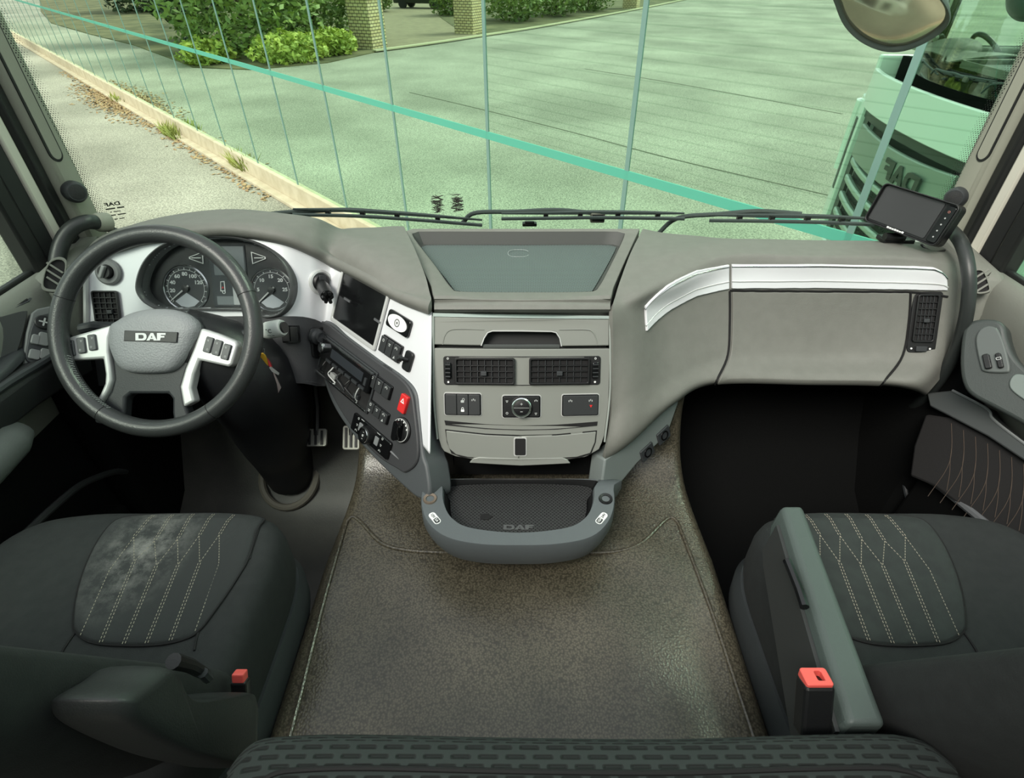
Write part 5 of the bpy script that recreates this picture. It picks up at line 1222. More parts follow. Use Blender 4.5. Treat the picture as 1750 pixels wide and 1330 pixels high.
# ================================================================ steering wheel
WN = V3((0, -math.cos(R_(38)), math.sin(R_(38))))
WC = CAM + ray(267, 566) * 1.150
WFm = Frame(WC, (1, 0, 0), WN)
WH = Frame(WC - WN * .022, (1, 0, 0), WN, bow=None)
sw_ = Thing('steering_wheel', 'black leather steering wheel with silver spoke bezels and a lettered hub', 'steering wheel', WC - WN * .05)
WR = .2045
ring = [WFm.w(WR * math.cos(2 * math.pi * i / 120), WR * math.sin(2 * math.pi * i / 120)) for i in range(120)]
rim = sw_.part('rim', tube(ring, lambda t: .0185, 18, closed=True), LEATHER, smooth=80)
for a in (160, 22, 237, 305):
    c = WFm.w(WR * math.cos(R_(a)), WR * math.sin(R_(a))); t = WFm.u * -math.sin(R_(a)) + WFm.v * math.cos(R_(a))
    sw_.part('leather_seam', mtf(lathe([(.0180, -.0007), (.0189, -.0007), (.0189, .0007), (.0180, .0007)], 24), aim(c, t)), DARK, parent=rim)
# stitches on the inner side of the left lower rim
for k in range(26):
    a = R_(196 + k * 1.7); c = WFm.w((WR - .0172) * math.cos(a), (WR - .0172) * math.sin(a), .0075); d = WFm.w((WR - .0185) * math.cos(a + .012), (WR - .0185) * math.sin(a + .012), .0005)
    sw_.part('stitch', tube([c, d], .0007, 5), TXT, parent=rim)
def hp(pts): return [WH.px(x, y) for x, y in pts]
body_o = [(190, 560), (204, 548), (224, 535), (258, 527), (300, 528), (332, 541), (347, 560), (336, 592), (320, 630), (311, 660), (314, 688), (322, 712), (318, 730), (296, 728), (293, 706), (293, 682), (286, 673), (222, 673), (213, 680), (211, 704), (208, 726), (160, 724), (158, 712), (172, 694), (188, 668), (193, 648), (191, 626), (187, 600), (188, 578)]
sw_.part('hub_body', WH.tf(prism(hp(body_o), -.03, -.002)), GRY, smooth=40, bevel=.006, seg=3)
cap_o = [(192, 558), (205, 548), (224, 537), (256, 529), (300, 530), (330, 542), (343, 560), (336, 582), (326, 603), (312, 622), (298, 634), (280, 638), (250, 639), (222, 636), (206, 626), (196, 608), (190, 585)]
cpo = hp(sm2(cap_o, 64)); cxx = sum(p[0] for p in cpo) / 64; cyy = sum(p[1] for p in cpo) / 64
sh = lambda k: [(cxx + (a - cxx) * k, cyy + (b - cyy) * k) for a, b in cpo]
sw_.part('hub_cap', loops([[WH.w(a, b, n) for a, b in q] for q, n in ((sh(1), -.01), (sh(1), .002), (sh(.97), .010), (sh(.90), .016), (sh(.75), .0195), (sh(.5), .0215), (sh(.2), .022))]), HUBM, smooth=60)
WB = Frame(WH.o + WN * .0205, (1, 0, 0), WN)
bd = sw_.part('badge', WB.tf(prism(pxp(WB, [(214, 565), (305, 568), (303, 586), (213, 583)]), -.004, .003)), BLK, smooth=0, bevel=.001, label='black badge plate with white DAF letters')
q = WB.px(259, 576); dv = daf_vf(.0155, .001)
sw_.part('badge_letters', WB.tf(([V3((p.x * 1.03 + q[0], p.y + q[1], p.z + .003)) for p in dv[0]], dv[1])), WHITE, parent=bd, smooth=0)
lb = [(108, 597), (112, 583), (124, 576), (158, 566), (193, 556), (189, 578), (188, 600), (192, 628), (194, 650), (188, 668), (176, 686), (168, 698), (163, 692), (174, 674), (182, 656), (183, 640), (179, 613), (150, 615), (122, 617), (112, 609)]
rb = [(346, 561), (376, 571), (405, 583), (409, 590), (399, 624), (392, 627), (343, 616), (334, 640), (329, 663), (335, 686), (316, 696), (310, 661), (319, 630), (334, 594)]
for nm, o_, btn in (('spoke_bezel', lb, ((126, 596, -8), (144.5, 591, -8), (163, 586, -8))), ('spoke_bezel', rb, ((360, 590, 10), (375, 595, 10), (390, 602, 10)))):
    b = sw_.part(nm, WH.tf(prism(hp(o_), -.02, .006)), SILV, smooth=40, bevel=.005, seg=3)
    for x, y, r in btn:
        c = WH.px(x, y)
        rk = sw_.part('rocker', WH.tf(([Matrix.Rotation(R_(-r if x < 300 else -16), 3, 'Z') @ V3(p) + V3((c[0], c[1], 0)) for p in prism(rrect(0, 0, .0165, .034, .003), .004, .0105)[0]], prism(rrect(0, 0, .0165, .034, .003), 0, 1)[1])), M('rocker_grey', (66, 69, 71), .4), parent=b, smooth=30, bevel=.0015)
        # sub-part level is used up by the rocker; its print is part of the bezel
        sw_.part('symbol', join(sym(WH, c[0] + .001, c[1] + .010, .0022, .0106, 1), sym(WH, c[0] - .001, c[1] - .010, .0022, .0106, 0)), TXT, parent=b, smooth=0)
# ================================================================ steering column
col = Thing('steering_column', 'black steering column running from wheel down into the footwell floor', 'steering column', (-.70, 1.17, -.24))
P = smooth_path([V3((-.70, 1.17, -.25)), V3((-.695, 1.15, -.12)), WY(466, 735, 1.11), WY(445, 680, 1.075), WY(395, 620, 1.05), WC - WN * .06], 30)
def cr_(t): return [.060, .066, .074, .088, .100, .105, .098, .075][min(7, int(t * 7.999))] if False else (.070 + .04 * min(1, t / .62) - (.045 * max(0, (t - .75) / .25)))
col.part('shroud', tube(P, cr_, 20), M('column_black', (20, 21, 24), .5, grain=(400, .2)), smooth=80)
col.part('floor_collar', tube([V3((-.70 + .083 * math.cos(a), 1.155 + .075 * math.sin(a), -.235 + .075 * math.sin(a) * .75)) for a in [2 * math.pi * i / 32 for i in range(32)]], .011, 8, closed=True), M('collar_rubber', (110, 106, 96), .6))
col.part('upper_cowl', loops([[WFm.w(cx_ + rx * math.cos(a), cy_ + ry * math.sin(a), n) for a in [2 * math.pi * i / 28 for i in range(28)]] for cx_, cy_, rx, ry, n in ((0, -.02, .05, .04, -.045), (.01, -.03, .095, .06, -.06), (.015, -.035, .11, .07, -.09), (.015, -.04, .105, .08, -.14), (.02, -.06, .09, .09, -.2))]), GRY, smooth=70)
stf = [WY(392, 573, 1.06), WY(415, 571, 1.055), WY(440, 570, 1.05), WY(452, 568, 1.048)]
stk = col.part('stalk', tube(stf, lambda t: .010 - .001 * t, 12), GRY)
se = WY(452, 566, 1.046); sd = (WY(484, 560, 1.04) - se)
col.part('stalk_end', tube([se, se + sd * .2, se + sd * .85, se + sd], lambda t: .0195 if .1 < t < .9 else .0165, 20), M('stalk_pale', (196, 200, 196), .4), parent=stk)
col.part('stalk_button', tube([se + sd * .98, se + sd * 1.1], .0125, 16), BLK, parent=stk)
fr = Frame(se + sd * .5 + V3((0, -.0193, .004)), (1, 0, 0), (0, -.95, .3)); tx = join(ringp(circ(0, .003, .0045, 16), circ(0, .003, .0033, 16), 0, .0006), prism(circ(-.008, .006, .0014, 8), 0, .0006), prism(circ(.009, .001, .0014, 8), 0, .0006), box((-.003, -.007, .0003), (.008, .001, .0006)), box((.006, -.007, .0003), (.005, .001, .0006)))
col.part('stalk_print', fr.tf(tx), M('print_dark', (60, 62, 64), .6), parent=stk, smooth=0)
col.part('left_stalk', tube([WY(200, 560, 1.06), WY(160, 558, 1.05), WY(140, 562, 1.05)], .012, 10), GRY)
for x, y in ((398, 688), (422, 681)):
    col.part('lock_barrel', mtf(lathe([(0, 0), (.009, 0), (.008, .004), (0, .004)], 16), aim(WY(x, y, .975), (0, -.8, .6))), CHROME)
# keys hanging from the column
k0 = WY(452, 600, 1.02)
ky = Thing('key_ring', 'ignition keys with gold tag and red fob hanging behind the wheel', 'keys', WY(476, 672, 1.02))
kf = Frame(WY(460, 630, 1.02), (1, 0, 0), (.1, -.95, .2))
ky.part('chain', tube([kf.w(*kf.px(x, y), .002) for x, y in ((452, 596), (452, 604), (453, 612))], .0015, 6), CHROME)
ky.part('gold_key', kf.tf(prism(sm2(pxp(kf, [(446, 605), (451, 603), (456, 610), (459, 622), (458, 634), (453, 634), (447, 622)]), 24), 0, .004)), M('key_gold', (196, 158, 52), .35, .6), smooth=30, bevel=.001)
ky.part('red_fob', kf.tf(prism(sm2(pxp(kf, [(455, 612), (463, 622), (465, 632), (459, 634), (456, 625)]), 20), -.004, .002)), M('fob_red', (150, 40, 46), .5), smooth=30, bevel=.001)
ky.part('key_blade', kf.tf(prism(pxp(kf, [(461, 627), (464, 626), (478, 637), (477, 640), (466, 634)]), .002, .005)), M('key_steel', (190, 192, 192), .35, .7), smooth=0)
ky.part('tag', kf.tf(prism(pxp(kf, [(459, 634), (467, 632), (481, 662), (475, 673), (470, 668)]), 0, .003)), M('tag_grey', (112, 104, 104), .6), smooth=0)
ky.part('tag_edge', kf.tf(prism(pxp(kf, [(458, 634), (460, 633), (476, 671), (475, 674), (469, 668)]), -.001, .004)), M('fob_red', (150, 40, 46), .5), smooth=0)
# pedals
for px, py, lab, wd_, hd_ in ((540, 748, 'brushed metal brake pedal beside the steering column', .06, .05), (600, 748, 'ribbed metal accelerator pedal half hidden by dash rim', .05, .07)):
    p = WY(px, py, 1.12 if px < 570 else 1.14); t = Thing('pedal', lab, 'pedal', p + V3((0, .03, -.05)), 'pedals in the driver footwell')
    Mx = aim(p, (0, -.75, .66))
    t.part('pad', mtf(prism(rrect(0, 0, wd_, hd_, .008), -.008, 0), Mx), M('pedal_metal', (150, 150, 142), .4, .5), smooth=30, bevel=.002)
    for k in range(3): t.part('rib', mtf(box(((k - 1) * wd_ * .28, 0, .002), (.006, hd_ * .8, .004)), Mx), BLK, smooth=0)
    t.part('arm', tube([p + V3((0, .01, 0)), p + V3((0, .06, .06)), p + V3((0, .12, .22))], .010, 8), BLK)
# ================================================================ seats
SXC = .68
FABS = M('seat_insert_stained', (47, 50, 50), .9, grain=(900, .7, 'brush'))
_nt = FABS.node_tree; _b = _nt.nodes['Principled BSDF']; _tc = _nt.nodes.new('ShaderNodeTexCoord')
_mp = _nt.nodes.new('ShaderNodeMapping'); _mp.vector_type = 'TEXTURE'; _mp.inputs['Location'].default_value = (.015, .09, .5); _mp.inputs['Scale'].default_value = (.10, .15, 1)
_gr = _nt.nodes.new('ShaderNodeTexGradient'); _gr.gradient_type = 'SPHERICAL'; _no = _nt.nodes.new('ShaderNodeTexNoise'); _no.inputs['Scale'].default_value = 38; _no.inputs['Detail'].default_value = 8; _no.inputs['Roughness'].default_value = .75
_rp = _nt.nodes.new('ShaderNodeMapRange'); _rp.inputs[1].default_value = .42; _rp.inputs[2].default_value = .68; _mu = _nt.nodes.new('ShaderNodeMath'); _mu.operation = 'MULTIPLY'; _mx = _nt.nodes.new('ShaderNodeMix'); _mx.data_type = 'RGBA'
_mx.inputs[6].default_value = srgb(47, 50, 50); _mx.inputs[7].default_value = srgb(128, 128, 124)
_nt.links.new(_tc.outputs['Object'], _mp.inputs[0]); _nt.links.new(_mp.outputs[0], _gr.inputs[0]); _nt.links.new(_tc.outputs['Object'], _no.inputs['Vector']); _nt.links.new(_no.outputs['Fac'], _rp.inputs[0])
_nt.links.new(_gr.outputs['Fac'], _mu.inputs[0]); _nt.links.new(_rp.outputs[0], _mu.inputs[1]); _nt.links.new(_mu.outputs[0], _mx.inputs[0]); _nt.links.new(_mx.outputs[2], _b.inputs['Base Color'])
def roll(x, y):
    """how far the edge rounding lowers the cushion top at (x, y)"""
    X_, Y_ = abs(x) / .262, abs(y - .46) / .245
    lo, hi = .02, 1.2
    for _ in range(18):
        m = (lo + hi) / 2
        if (X_ / m) ** 3.6 + (Y_ / m) ** 4.5 > 1: lo = m
        else: hi = m
    d = (1 - hi) * .25
    return interp([(-1, -.062), (0, -.062), (.004, -.038), (.012, -.020), (.026, -.007), (.045, 0), (9, 0)], d)
def cushion_b(x, y):
    b = max(0, (abs(x) - .15) / .11); return .185 + .026 * min(1, b) ** 2 - .012 * (1 - min(1, abs(x) / .2) ** 2)
def cushion_h(x, y):
    """top height of the seat cushion in seat coordinates (x from the seat centre, y forward)"""
    return cushion_b(x, y) + roll(x, y)
def seat(s, name, label):
    t = Thing(name, label, 'seat', (s * SXC, .5, -.33))
    X = lambda x: s * SXC + x
    ol = []
    n = 72
    for i in range(n):
        a = 2 * math.pi * i / n; ca, sa = math.cos(a), math.sin(a)
        e = 2 / 3.6
        ol.append((.262 * abs(ca) ** e * (1 if ca > 0 else -1), .46 + .245 * abs(sa) ** (2 / 4.5) * (1 if sa > 0 else -1)))
    ins = lambda d: [(x * (1 - d / .262), .46 + (y - .46) * (1 - d / .245)) for x, y in ol]
    L = [[V3((X(x), y, .03)) for x, y in ins(.012)], [V3((X(x), y, .08)) for x, y in ins(.0)]]
    for d, dz in ((0, -.062), (.004, -.038), (.012, -.020), (.026, -.007), (.045, 0)):
        L.append([V3((X(x), y, cushion_b(x, y) + dz)) for x, y in ins(d)])
    for d in (.08, .12, .16, .2, .23): L.append([V3((X(x), y, cushion_b(x, y))) for x, y in ins(d)])
    t.part('cushion', loops(L), FAB, smooth=70)
    # insert panel, outline surveyed on the driver seat, mirrored for the passenger
    io = [(240, 869), (300, 866), (380, 866), (444, 873), (438, 910), (425, 960), (398, 1005), (368, 1045), (342, 1075), (318, 1088), (270, 1096), (210, 1096), (150, 1090), (122, 1072), (118, 1052), (124, 1010), (140, 960), (165, 912), (195, 880)]
    P = [WZ(x, y, .19) for x, y in sm2(io, 72)]
    lo = [(-s * (p.x + SXC) if s > 0 else (p.x + SXC), min(p.y, .692)) for p in P]
    cxs = sum(p[0] for p in lo) / len(lo); cys = sum(p[1] for p in lo) / len(lo)
    L = []
    for k, dz in ((1.0, -.004), (.995, .0035), (.97, .006), (.85, .0065), (.6, .0065), (.35, .0065), (.1, .0065)):
        L.append([V3((X(cxs + (a - cxs) * k), cys + (b - cys) * k, cushion_h(cxs + (a - cxs) * k, cys + (b - cys) * k) + dz)) for a, b in lo])
    t.part('insert_panel', loops(L, cap0=False), FABC if s > 0 else FABS, smooth=50)
    t.part('panel_seam', tube([V3((X(a), b, cushion_h(a, b) + .002)) for a, b in lo], .0022, 6, closed=True), DARK)
    # stitched lines
    z = lambda a, b: (a / 2.1113, 700 + b / 2.1113)
    Tt = [(540, 357), (610, 354), (685, 352), (760, 354), (835, 359)]; Sp = [(470, 440), (545, 455), (630, 450), (710, 440), (785, 440)]
    Nn = [(380, 560), (470, 530), (552, 545), (632, 545), (712, 540), (785, 550)]; Bo = [(270, 800), (345, 826), (430, 833), (515, 833), (605, 826), (700, 800)]
    lines = []
    for k in range(5):
        lines += [([Tt[k], Sp[k]], 2), ([Sp[k], Nn[k]], 1), ([Sp[k], Nn[k + 1]], 1)]
    for k in range(6): lines.append(([Nn[k], Bo[k]], 2 if 0 < k < 5 else 1))
    for pts, dbl in lines:
        Vv = []
        W_ = [WZ(*z(*p), .195) for p in pts]; Q = [((-s * (p.x + SXC) if s > 0 else p.x + SXC), min(p.y, .69)) for p in W_]
        (xa, ya), (xb, yb) = Q; ln = math.hypot(xb - xa, yb - ya); nx, ny = -(yb - ya) / ln, (xb - xa) / ln; m = max(2, int(ln / .0062))
        for off in ((-.0021, .0021) if dbl == 2 else (0,)):
            for i in range(m):
                g0, g1 = (i + .15) / m, (i + .72) / m; pp = []
                for g in (g0, g1):
                    x, y = xa + (xb - xa) * g + nx * off, ya + (yb - ya) * g + ny * off; pp.append(V3((X(x), y, cushion_h(x, y) + .0068)))
                Vv.append(tube(pp, .00058, 4))
        t.part('stitch_line', join(*Vv), STIT, kind='stuff', smooth=0)
    # side seams of the bolsters
    for pts in ([(121, 1070), (100, 1100), (78, 1140)], [(338, 1079), (334, 1095), (332, 1112)], [(446, 876), (441, 905), (428, 958)]):
        Q = [((-s * (p.x + SXC) if s > 0 else p.x + SXC), min(p.y, .69)) for p in [WZ(x, y, .19) for x, y in pts]]
        t.part('bolster_seam', tube(smooth_path([V3((X(x), y, cushion_h(x, y) + .001)) for x, y in Q], 12), .0018, 6), DARK)
    # plastic skirt, base
    t.part('skirt', loops([[V3((X(x), y, zz)) for x, y in ins(d)] for d, zz in ((.05, -.16), (.02, -.12), (-.004, -.02), (-.006, .03), (.002, .05))]), SIDE, smooth=50)
    t.part('pedestal', box2((X(-.2), .25, -.33), (X(.2), .66, -.12)), CARP, smooth=0, bevel=.02)
    # backrest rising behind
    L = []
    for k in range(9):
        g = k / 8; zc = .12 + .62 * g; yc = .335 - .24 * g; hw = .262 - .02 * g; th = .075 - .02 * g
        L.append([V3((X(hw * abs(math.cos(a)) ** .55 * (1 if math.cos(a) > 0 else -1)), yc + th * abs(math.sin(a)) ** .6 * (1 if math.sin(a) > 0 else -1) + (.035 * (abs(math.cos(a)) ** 3)), zc)) for a in [2 * math.pi * i / 40 for i in range(40)]])
    t.part('backrest', loops(L), FAB, smooth=70)
    return t
ds_ = seat(-1, 'driver_seat', 'dark grey driver seat with stained stitched insert and raised armrest')
ps_ = seat(1, 'passenger_seat', 'dark grey-green passenger seat with lowered armrest beside the mat')
# driver armrest folded up against the inner side of the backrest: a padded slab
ARMM = M('armrest_vinyl', (36, 39, 39), .5, grain=(500, .3))
AX = -.345
ao = [(218, 1205), (224, 1190), (262, 1164), (288, 1142), (298, 1145), (318, 1186), (346, 1197), (398, 1190), (436, 1184), (446, 1196), (448, 1235), (445, 1285), (424, 1311), (380, 1304), (330, 1288), (262, 1254), (226, 1228)]
aw = [WX(x, y, AX) for x, y in ao]
def slab(pts, x0, x1):
    n = len(pts); return loops([[V3((x, p.y, p.z)) for p in pts] for x in (x0, x1)])
aws = smooth_path(aw, 60, True)
acy = sum(p.y for p in aws) / 60; acz = sum(p.z for p in aws) / 60
shr = lambda k, x: [V3((x, acy + (p.y - acy) * k, acz + (p.z - acz) * k)) for p in aws]
ar = ds_.part('armrest', loops([shr(.86, AX), shr(.95, AX - .003), shr(1.0, AX - .012), shr(1.02, AX - .035), shr(1.0, AX - .06), shr(.95, AX - .072), shr(.86, AX - .076)]), ARMM, smooth=60)
ds_.part('armrest_pivot', tube([V3((-.43, .30, .20)), V3((-.36, .30, .205))], .03, 16), BLK)
lv = [WX(x, y, -.385) for x, y in ((232, 1120), (262, 1112), (290, 1122), (296, 1136))]
ds_.part('armrest_lever', tube([WX(296, 1130, -.372), WX(325, 1138, -.372), WX(350, 1152, -.372)], lambda t: .0085 - .002 * t, 10), BLK, parent=ar)
ds_.part('lever_tip', tube([WX(346, 1150, -.366), WX(356, 1160, -.366)], .006, 8), GRY, parent=ar)
bk = WX(410, 1156, -.395)
ds_.part('buckle', mtf(box((0, 0, -.05), (.022, .016, .09)), aim(bk, (0, .5, .87))), BLK, smooth=0, bevel=.003)
ds_.part('buckle_button', mtf(box((0, 0, .0), (.017, .014, .014)), aim(bk, (0, .5, .87))), REDB, smooth=0, bevel=.002, label='red seat belt release')
# passenger armrest down, flat-topped bar
pa = [V3((0, 0, 0))] * 0
AZ = .34
TLp, TRp, BRp, BLp = WZ(1334, 864, AZ), WZ(1374, 864, AZ), WZ(1518, 1238, AZ), WZ(1448, 1238, AZ)
f_ = lambda P, z: V3((P.x, P.y, z))
LL = []
for g in [i / 14 for i in range(15)]:
    l = TLp + (BLp - TLp) * g; r = TRp + (BRp - TRp) * g; zz = AZ + .0 * g; dp = .075 + .06 * g if g > .08 else .045 + .375 * g
    LL.append([f_(l, zz - .008), V3((l.x + .004, l.y, zz)), V3((r.x - .004, r.y, zz)), f_(r, zz - .008), f_(r, zz - dp), V3((l.x - .004, l.y, zz - dp))])
pr = ps_.part('armrest', loops(LL), M('armrest_plastic', (70, 80, 77), .55, grain=(450, .3)), smooth=40, bevel=.006, seg=3)
ps_.part('armrest_side', loops([[p + V3((-.006, 0, -.012)) for p in (q[0], q[5])] + [p + V3((-.001, 0, -.012)) for p in (q[5], q[0])] for q in LL[1:]]), M('armrest_side_dark', (50, 52, 52), .6), parent=pr, smooth=30)
sf = Frame(LL[5][0] + V3((-.008, 0, -.02)), (BLp - TLp), (-.95, .2, .1))
ps_.part('height_lever', tube([WX(1345, 958, LL[5][0].x - .016), WX(1352, 975, LL[5][0].x - .016), WX(1366, 1010, LL[6][0].x - .016), WX(1375, 1038, LL[7][0].x - .016)], .006, 8), BLKG, parent=pr)
bk = WX(1394, 1160, .335)
ps_.part('buckle', mtf(box((0, 0, -.035), (.034, .024, .065)), aim(bk, (0, .5, .87))), BLK, smooth=0, bevel=.004)
ps_.part('buckle_button', mtf(ringp(rrect(0, 0, .030, .022, .003), rrect(.004, .001, .008, .012, .002), -.006, .004), aim(bk, (0, .2, 1))), REDB, smooth=30, bevel=.001, label='red seat belt release')
# ================================================================ lower bunk mattress
BDM = M('bunk_fabric', (44, 52, 50), .9)
nt = BDM.node_tree; b = nt.nodes['Principled BSDF']; tc = nt.nodes.new('ShaderNodeTexCoord'); mp = nt.nodes.new('ShaderNodeMapping'); mp.inputs['Scale'].default_value = (1, 1, 1)
sx_ = nt.nodes.new('ShaderNodeSeparateXYZ'); cb_ = nt.nodes.new('ShaderNodeCombineXYZ'); ad_ = nt.nodes.new('ShaderNodeMath'); ad_.operation = 'SUBTRACT'
nt.links.new(tc.outputs['Object'], sx_.inputs[0]); nt.links.new(sx_.outputs[1], ad_.inputs[0]); nt.links.new(sx_.outputs[2], ad_.inputs[1]); nt.links.new(sx_.outputs[0], cb_.inputs[0]); nt.links.new(ad_.outputs[0], cb_.inputs[1])
def mth(op, x, y=None, z=None):
    n = nt.nodes.new('ShaderNodeMath'); n.operation = op
    for i, q in enumerate((x, y, z)):
        if q is None: continue
        if isinstance(q, (int, float)): n.inputs[i].default_value = q
        else: nt.links.new(q, n.inputs[i])
    return n.outputs[0]
va = mth('DIVIDE', ad_.outputs[0], .0108); row = mth('FLOOR', va); fa = mth('ABSOLUTE', mth('SUBTRACT', mth('FRACT', va), .5))
ub = mth('ADD', mth('DIVIDE', sx_.outputs[0], .028), mth('MULTIPLY', mth('MODULO', row, 2.0), .5)); fb = mth('ABSOLUTE', mth('SUBTRACT', mth('FRACT', ub), .5))
def band_(x, e0, e1):
    n = nt.nodes.new('ShaderNodeMapRange'); n.interpolation_type = 'SMOOTHSTEP'; n.inputs[1].default_value = e0; n.inputs[2].default_value = e1; n.inputs[3].default_value = 1; n.inputs[4].default_value = 0
    nt.links.new(x, n.inputs[0]); return n.outputs[0]
dash_ = mth('MULTIPLY', band_(fa, .04, .30), band_(fb, .25, .40))
mxb = nt.nodes.new('ShaderNodeMix'); mxb.data_type = 'RGBA'; mxb.inputs[6].default_value = srgb(40, 47, 45); mxb.inputs[7].default_value = srgb(22, 27, 26)
nt.links.new(dash_, mxb.inputs[0]); nt.links.new(mxb.outputs[2], b.inputs['Base Color'])
bp = nt.nodes.new('ShaderNodeBump'); bp.inputs['Strength'].default_value = 1.0; bp.inputs['Distance'].default_value = .006; bp.invert = True
nt.links.new(dash_, bp.inputs['Height']); nt.links.new(bp.outputs[0], b.inputs['Normal'])
BZ = .36
bo = [WZ(x, y, BZ) for x, y in ((345, 1340), (372, 1300), (400, 1264), (430, 1244), (480, 1237), (600, 1234), (888, 1240), (1150, 1242), (1350, 1236), (1500, 1233), (1560, 1237), (1605, 1252), (1650, 1290), (1690, 1340))]
bo = [(p.x, p.y) for p in bo] + [(.6, -.1), (.6, -.55), (-.48, -.55), (-.48, -.1)]
bo = sm2(bo, 90); bcx, bcy = .08, -.15
bs = lambda k: [(bcx + (x - bcx) * k, bcy + (y - bcy) * k) for x, y in bo]
bunk = Thing('bunk_mattress', 'dark green-grey bunk mattress with dotted weave in the foreground', 'mattress', (.08, -.15, .08))
bunk.part('mattress', loops([[V3((x, y, z)) for x, y in bs(k)] for k, z in ((.97, .16), (1.0, .20), (1.005, .26), (1.0, .315), (.985, .343), (.955, .358), (.9, .362), (.7, .364), (.4, .365), (.1, .365))]), BDM, smooth=70)
bunk.part('piping', tube([V3((x, y, .362)) for x, y in bs(.89)], .0028, 8, closed=True), DARK)
bunk.part('bunk_base', box2((-.35, -.55, 0), (.35, .05, .18)), CARP, smooth=0, bevel=.02)
# ================================================================ grab handles, tweeters, monitor
HND = M('handle_rubber', (40, 44, 43), .42, grain=(350, .2))
def handle(pts, name_label, mounts, r=.0168):
    t = Thing('grab_handle', name_label, 'grab handle', pts[-1], 'grab handles on the pillars')
    t.part('grip', tube(smooth_path(pts, 40), r, 16), HND, smooth=80)
    for i, (p, d) in enumerate(mounts):
        t.part('mount', mtf(lathe([(0, -.03), (.023, -.03), (.022, -.008), (.018, .0), (0, .0)], 24), aim(p, d)), PILL if i == 0 else GRY)
lh = [WY(163, 380, 1.285), WY(146, 380, 1.262), WY(124, 390, 1.24), WY(107, 412, 1.215), WY(98, 445, 1.185), WY(98, 490, 1.15), WY(108, 540, 1.12), WY(126, 592, 1.10), WY(150, 650, 1.08)]
handle(lh, 'black curved grab handle on the driver side pillar', ((lh[0], lh[1] - lh[0]),))
rh = [WY(1612, 386, 1.27), WY(1628, 396, 1.22), WY(1644, 418, 1.15), WY(1654, 455, 1.10), WY(1656, 500, 1.07), WY(1649, 550, 1.05), WY(1632, 602, 1.045), WY(1606, 648, 1.05), WY(1578, 682, 1.08), WY(1550, 705, 1.13)]
handle(rh, 'long black grab handle curving down the passenger side of the dash', (), .0138)
for s, px, py, lab in ((-1, 128, 328, 'round black tweeter on the driver side pillar'), (1, 1634, 338, 'round black tweeter on the passenger pillar behind the monitor')):
    c = WX(px, py, s * 1.045); t = Thing('tweeter_speaker', lab, 'speaker', c + V3((s * .02, 0, -.02)), 'pillar tweeters')
    ax = V3((-s * .75, -.6, .1)).normalized()
    t.part('housing', mtf(lathe([(0, -.03), (.022, -.028), (.0245, -.012), (.0245, .004), (.021, .014), (.0185, .017), (0, .017)], 28), aim(c, ax)), GRY, smooth=50)
    t.part('grille', mtf(lathe([(0, .0195), (.008, .019), (.015, .0175), (.0175, .0165), (.0175, .015)], 24), aim(c, ax)), M('tweeter_grille', (36, 38, 38), .6, grain=(900, 1, 'voro', .001)))
# monitor
MN = V3((-.896 * .955, -.443 * .955, .297)); MF = Frame(CAM + ray(1562, 368) * 1.27, (.443, -.896, 0), MN)
mo = Thing('camera_monitor', 'black camera monitor on a bracket at the passenger end of the dash', 'monitor', WY(1525, 415, 1.26))
mp_ = [MF.px(x, y) for x, y in ((1515, 311), (1647, 354), (1596, 428), (1481, 373))]
mcx = sum(p[0] for p in mp_) / 4; mcy = sum(p[1] for p in mp_) / 4
mw = (mp_[1][0] - mp_[0][0] + mp_[2][0] - mp_[3][0]) / 2; mh = (mp_[0][1] - mp_[3][1] + mp_[1][1] - mp_[2][1]) / 2
mo.part('housing', MF.tf(prism(rrect(mcx, mcy, mw, mh, .012), -.03, .0)), BLK, smooth=40, bevel=.004, seg=3)
hd = mo.part('hood', MF.tf(ringp(rrect(mcx, mcy, mw, mh, .012), rrect(mcx, mcy, mw - .006, mh - .006, .010), .0, .010)), BLK, smooth=40, bevel=.001)
scx = mcx - mw * .08
mo.part('screen', MF.tf(prism(rrect(scx, mcy + .002, mw * .78, mh * .86, .004), .0, .002)), M('monitor_screen', (58, 59, 60), .22), smooth=0)
mo.part('button_strip', MF.tf(prism(rrect(mcx + mw * .41, mcy, mw * .13, mh * .88, .006), .0, .006)), BLKG, smooth=30, bevel=.002)
for k in range(5):
    mo.part('button_mark', MF.tf((ringp if k == 0 else (lambda a, b, c, d: prism(b, c, d)))(circ(mcx + mw * .41, mcy + mh * (.3 - .15 * k), .0026, 10), circ(mcx + mw * .41, mcy + mh * (.3 - .15 * k), .0017, 10), .006, .0066)), M('mark_red', (170, 110, 100), .5) if k == 0 else TXT, smooth=0)
tx = join(*[box(((k - 3) * .0062, 0, 0), (.0048 if k % 2 else .0054, .0055 - .0008 * (k % 3), .0004)) for k in range(7)])
mo.part('maker_print', MF.tf(([V3((p.x + mcx - mw * .06, p.y + mcy - mh * .455, p.z + .0025)) for p in tx[0]], tx[1])), WHITE, smooth=0)
mo.part('bracket_arm', tube([MF.w(mcx - .02, mcy - mh * .3, -.032), MF.w(mcx - .02, mcy - mh * .5, -.035), WY(1535, 408, 1.29), WY(1530, 414, 1.29)], .009, 10), BLK)
mo.part('bracket_foot', move(box((0, 0, 0), (.075, .04, .012)), WY(1530, 409, 1.29)), BLK, smooth=0, bevel=.003)
mo.part('bracket_clamp', tube([WY(1512, 404, 1.27), WY(1545, 406, 1.27)], .009, 12), BLK)
mo.part('cable', tube(smooth_path([WY(1575, 418, 1.24), WY(1585, 427, 1.22), WY(1600, 431, 1.21), WY(1614, 428, 1.22)], 16), .003, 8), BLK)
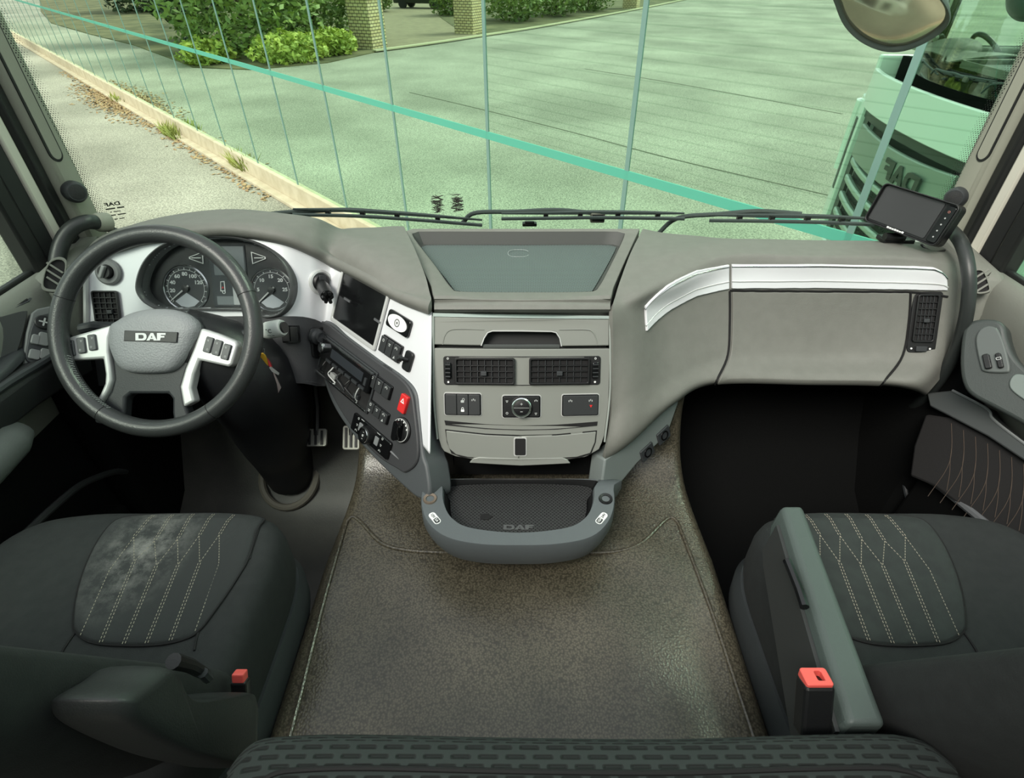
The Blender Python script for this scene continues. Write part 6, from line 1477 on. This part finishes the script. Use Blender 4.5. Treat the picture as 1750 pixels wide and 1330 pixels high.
# thin wire loop lying in the dash tray
c = TF.w(*TF.px(886, 414), -.029)
single('wire_loop', tube([c + V3((.027 * math.cos(a), .024 * math.sin(a), .001 * math.sin(3 * a))) for a in [R_(20 + 320 * i / 40) for i in range(41)]], .0007, 5), M('wire_pale', (150, 158, 156), .5), 'thin pale wire loop lying in the dashboard tray', 'wire', c)
# ================================================================ wipers and outside mirror
WIP = M('wiper_black', (58, 66, 66), .5)
def onws(px, py, off):
    c = WY(px, py, 1.65)
    for _ in range(5): c = WY(px, py, wsy(min(1.1, abs(c.x))) + off)
    return c
def wiper(label, arm, blade, joint):
    t = Thing('windscreen_wiper', label, 'wiper', onws(*arm[0], .04), 'windscreen wipers')
    A = [onws(x, y, .045) for x, y in arm]
    t.part('arm', tube(smooth_path(A, 20), .007, 8), WIP)
    Bp = [onws(x, y, .025) for x, y in blade]
    t.part('blade', tube(smooth_path(Bp, 20), .0055, 6), WIP)
    t.part('blade_frame', tube(smooth_path([p + V3((0, .012, .012)) for p in Bp[:]], 20), lambda g: .003 + .004 * math.sin(math.pi * g), 6), WIP)
    for k in range(4):
        g = .2 + .2 * k; p = cr(Bp, g * (len(Bp) - 1)); t.part('claw', box(p + V3((0, .006, .007)), (.014, .012, .012)), BLK, smooth=0)
    if joint:
        j = onws(*joint, .04); t.part('joint', box(j, (.045, .022, .032)), M('joint_grey', (92, 90, 82), .5), bevel=.005)
        t.part('joint_face', box(j + V3((0, -.012, .002)), (.034, .004, .02)), BLK, smooth=0, bevel=.001)
wiper('left wiper resting at the foot of the windscreen', [(436, 372), (470, 365), (545, 360), (600, 359), (660, 363)], [(500, 367), (600, 369), (700, 375), (824, 385)], None)
wiper('middle wiper with a grey square joint', [(790, 382), (812, 364), (880, 362), (950, 359), (1010, 364)], [(857, 374), (950, 373), (1020, 372), (1110, 373), (1170, 374)], (1021, 371))
wiper('right wiper beside the camera monitor', [(1122, 402), (1158, 373), (1230, 366), (1298, 361), (1370, 366)], [(1212, 377), (1300, 378), (1400, 380), (1495, 384)], None)
c = onws(905, 383, .05); single('washer_nozzle', join(box(c, (.045, .02, .010)), box(c + V3((0, -.002, .007)), (.03, .012, .006))), BLK, 'small black washer nozzle below the windscreen', 'washer nozzle', c, bevel=.002)
# front kerb mirror hanging outside at upper right
mc = CAM + ray(1526, 38) * 1.70; FMn = V3((-.25, -.62, -.55)).normalized()
FMF = Frame(mc, (1, 0, 0), FMn)
fm = Thing('kerb_mirror', 'round black-rimmed front mirror hanging outside at upper right', 'mirror', mc)
mo_ = [(1424, -14), (1427, 12), (1442, 45), (1470, 72), (1508, 88), (1545, 88), (1582, 74), (1612, 54), (1624, 36), (1622, 16), (1606, -8), (1580, -30), (1530, -50), (1470, -45)]
P = sm2([FMF.px(x, y) for x, y in mo_], 56); cxx = sum(p[0] for p in P) / 56; cyy = sum(p[1] for p in P) / 56
e2 = lambda k: [(cxx + (a - cxx) * k, cyy + (b - cyy) * k) for a, b in P]
MH = M('mirror_housing', (58, 68, 64), .4)
fm.part('housing', loops([[FMF.w(a, b, n) for a, b in q] for q, n in ((e2(.3), -.10), (e2(.7), -.085), (e2(.93), -.045), (e2(1), -.005), (e2(.98), .002), (e2(.93), -.002), (e2(.9), -.012))], cap0=True, cap1=True), MH, smooth=60)
fm.part('glass', loops([[FMF.w(a, b, n) for a, b in q] for q, n in ((e2(.91), -.011), (e2(.8), -.006), (e2(.6), .001), (e2(.3), .006), (e2(.05), .007))], cap0=False), M('mirror_face', (205, 196, 180), .12, .9), smooth=80)
fm.part('stay', tube(smooth_path([FMF.w(cxx + .06, cyy + .05, -.07), FMF.w(cxx + .1, cyy + .2, -.12), FMF.w(cxx + .1, cyy + .45, -.1)], 10), .014, 10), SEAL)
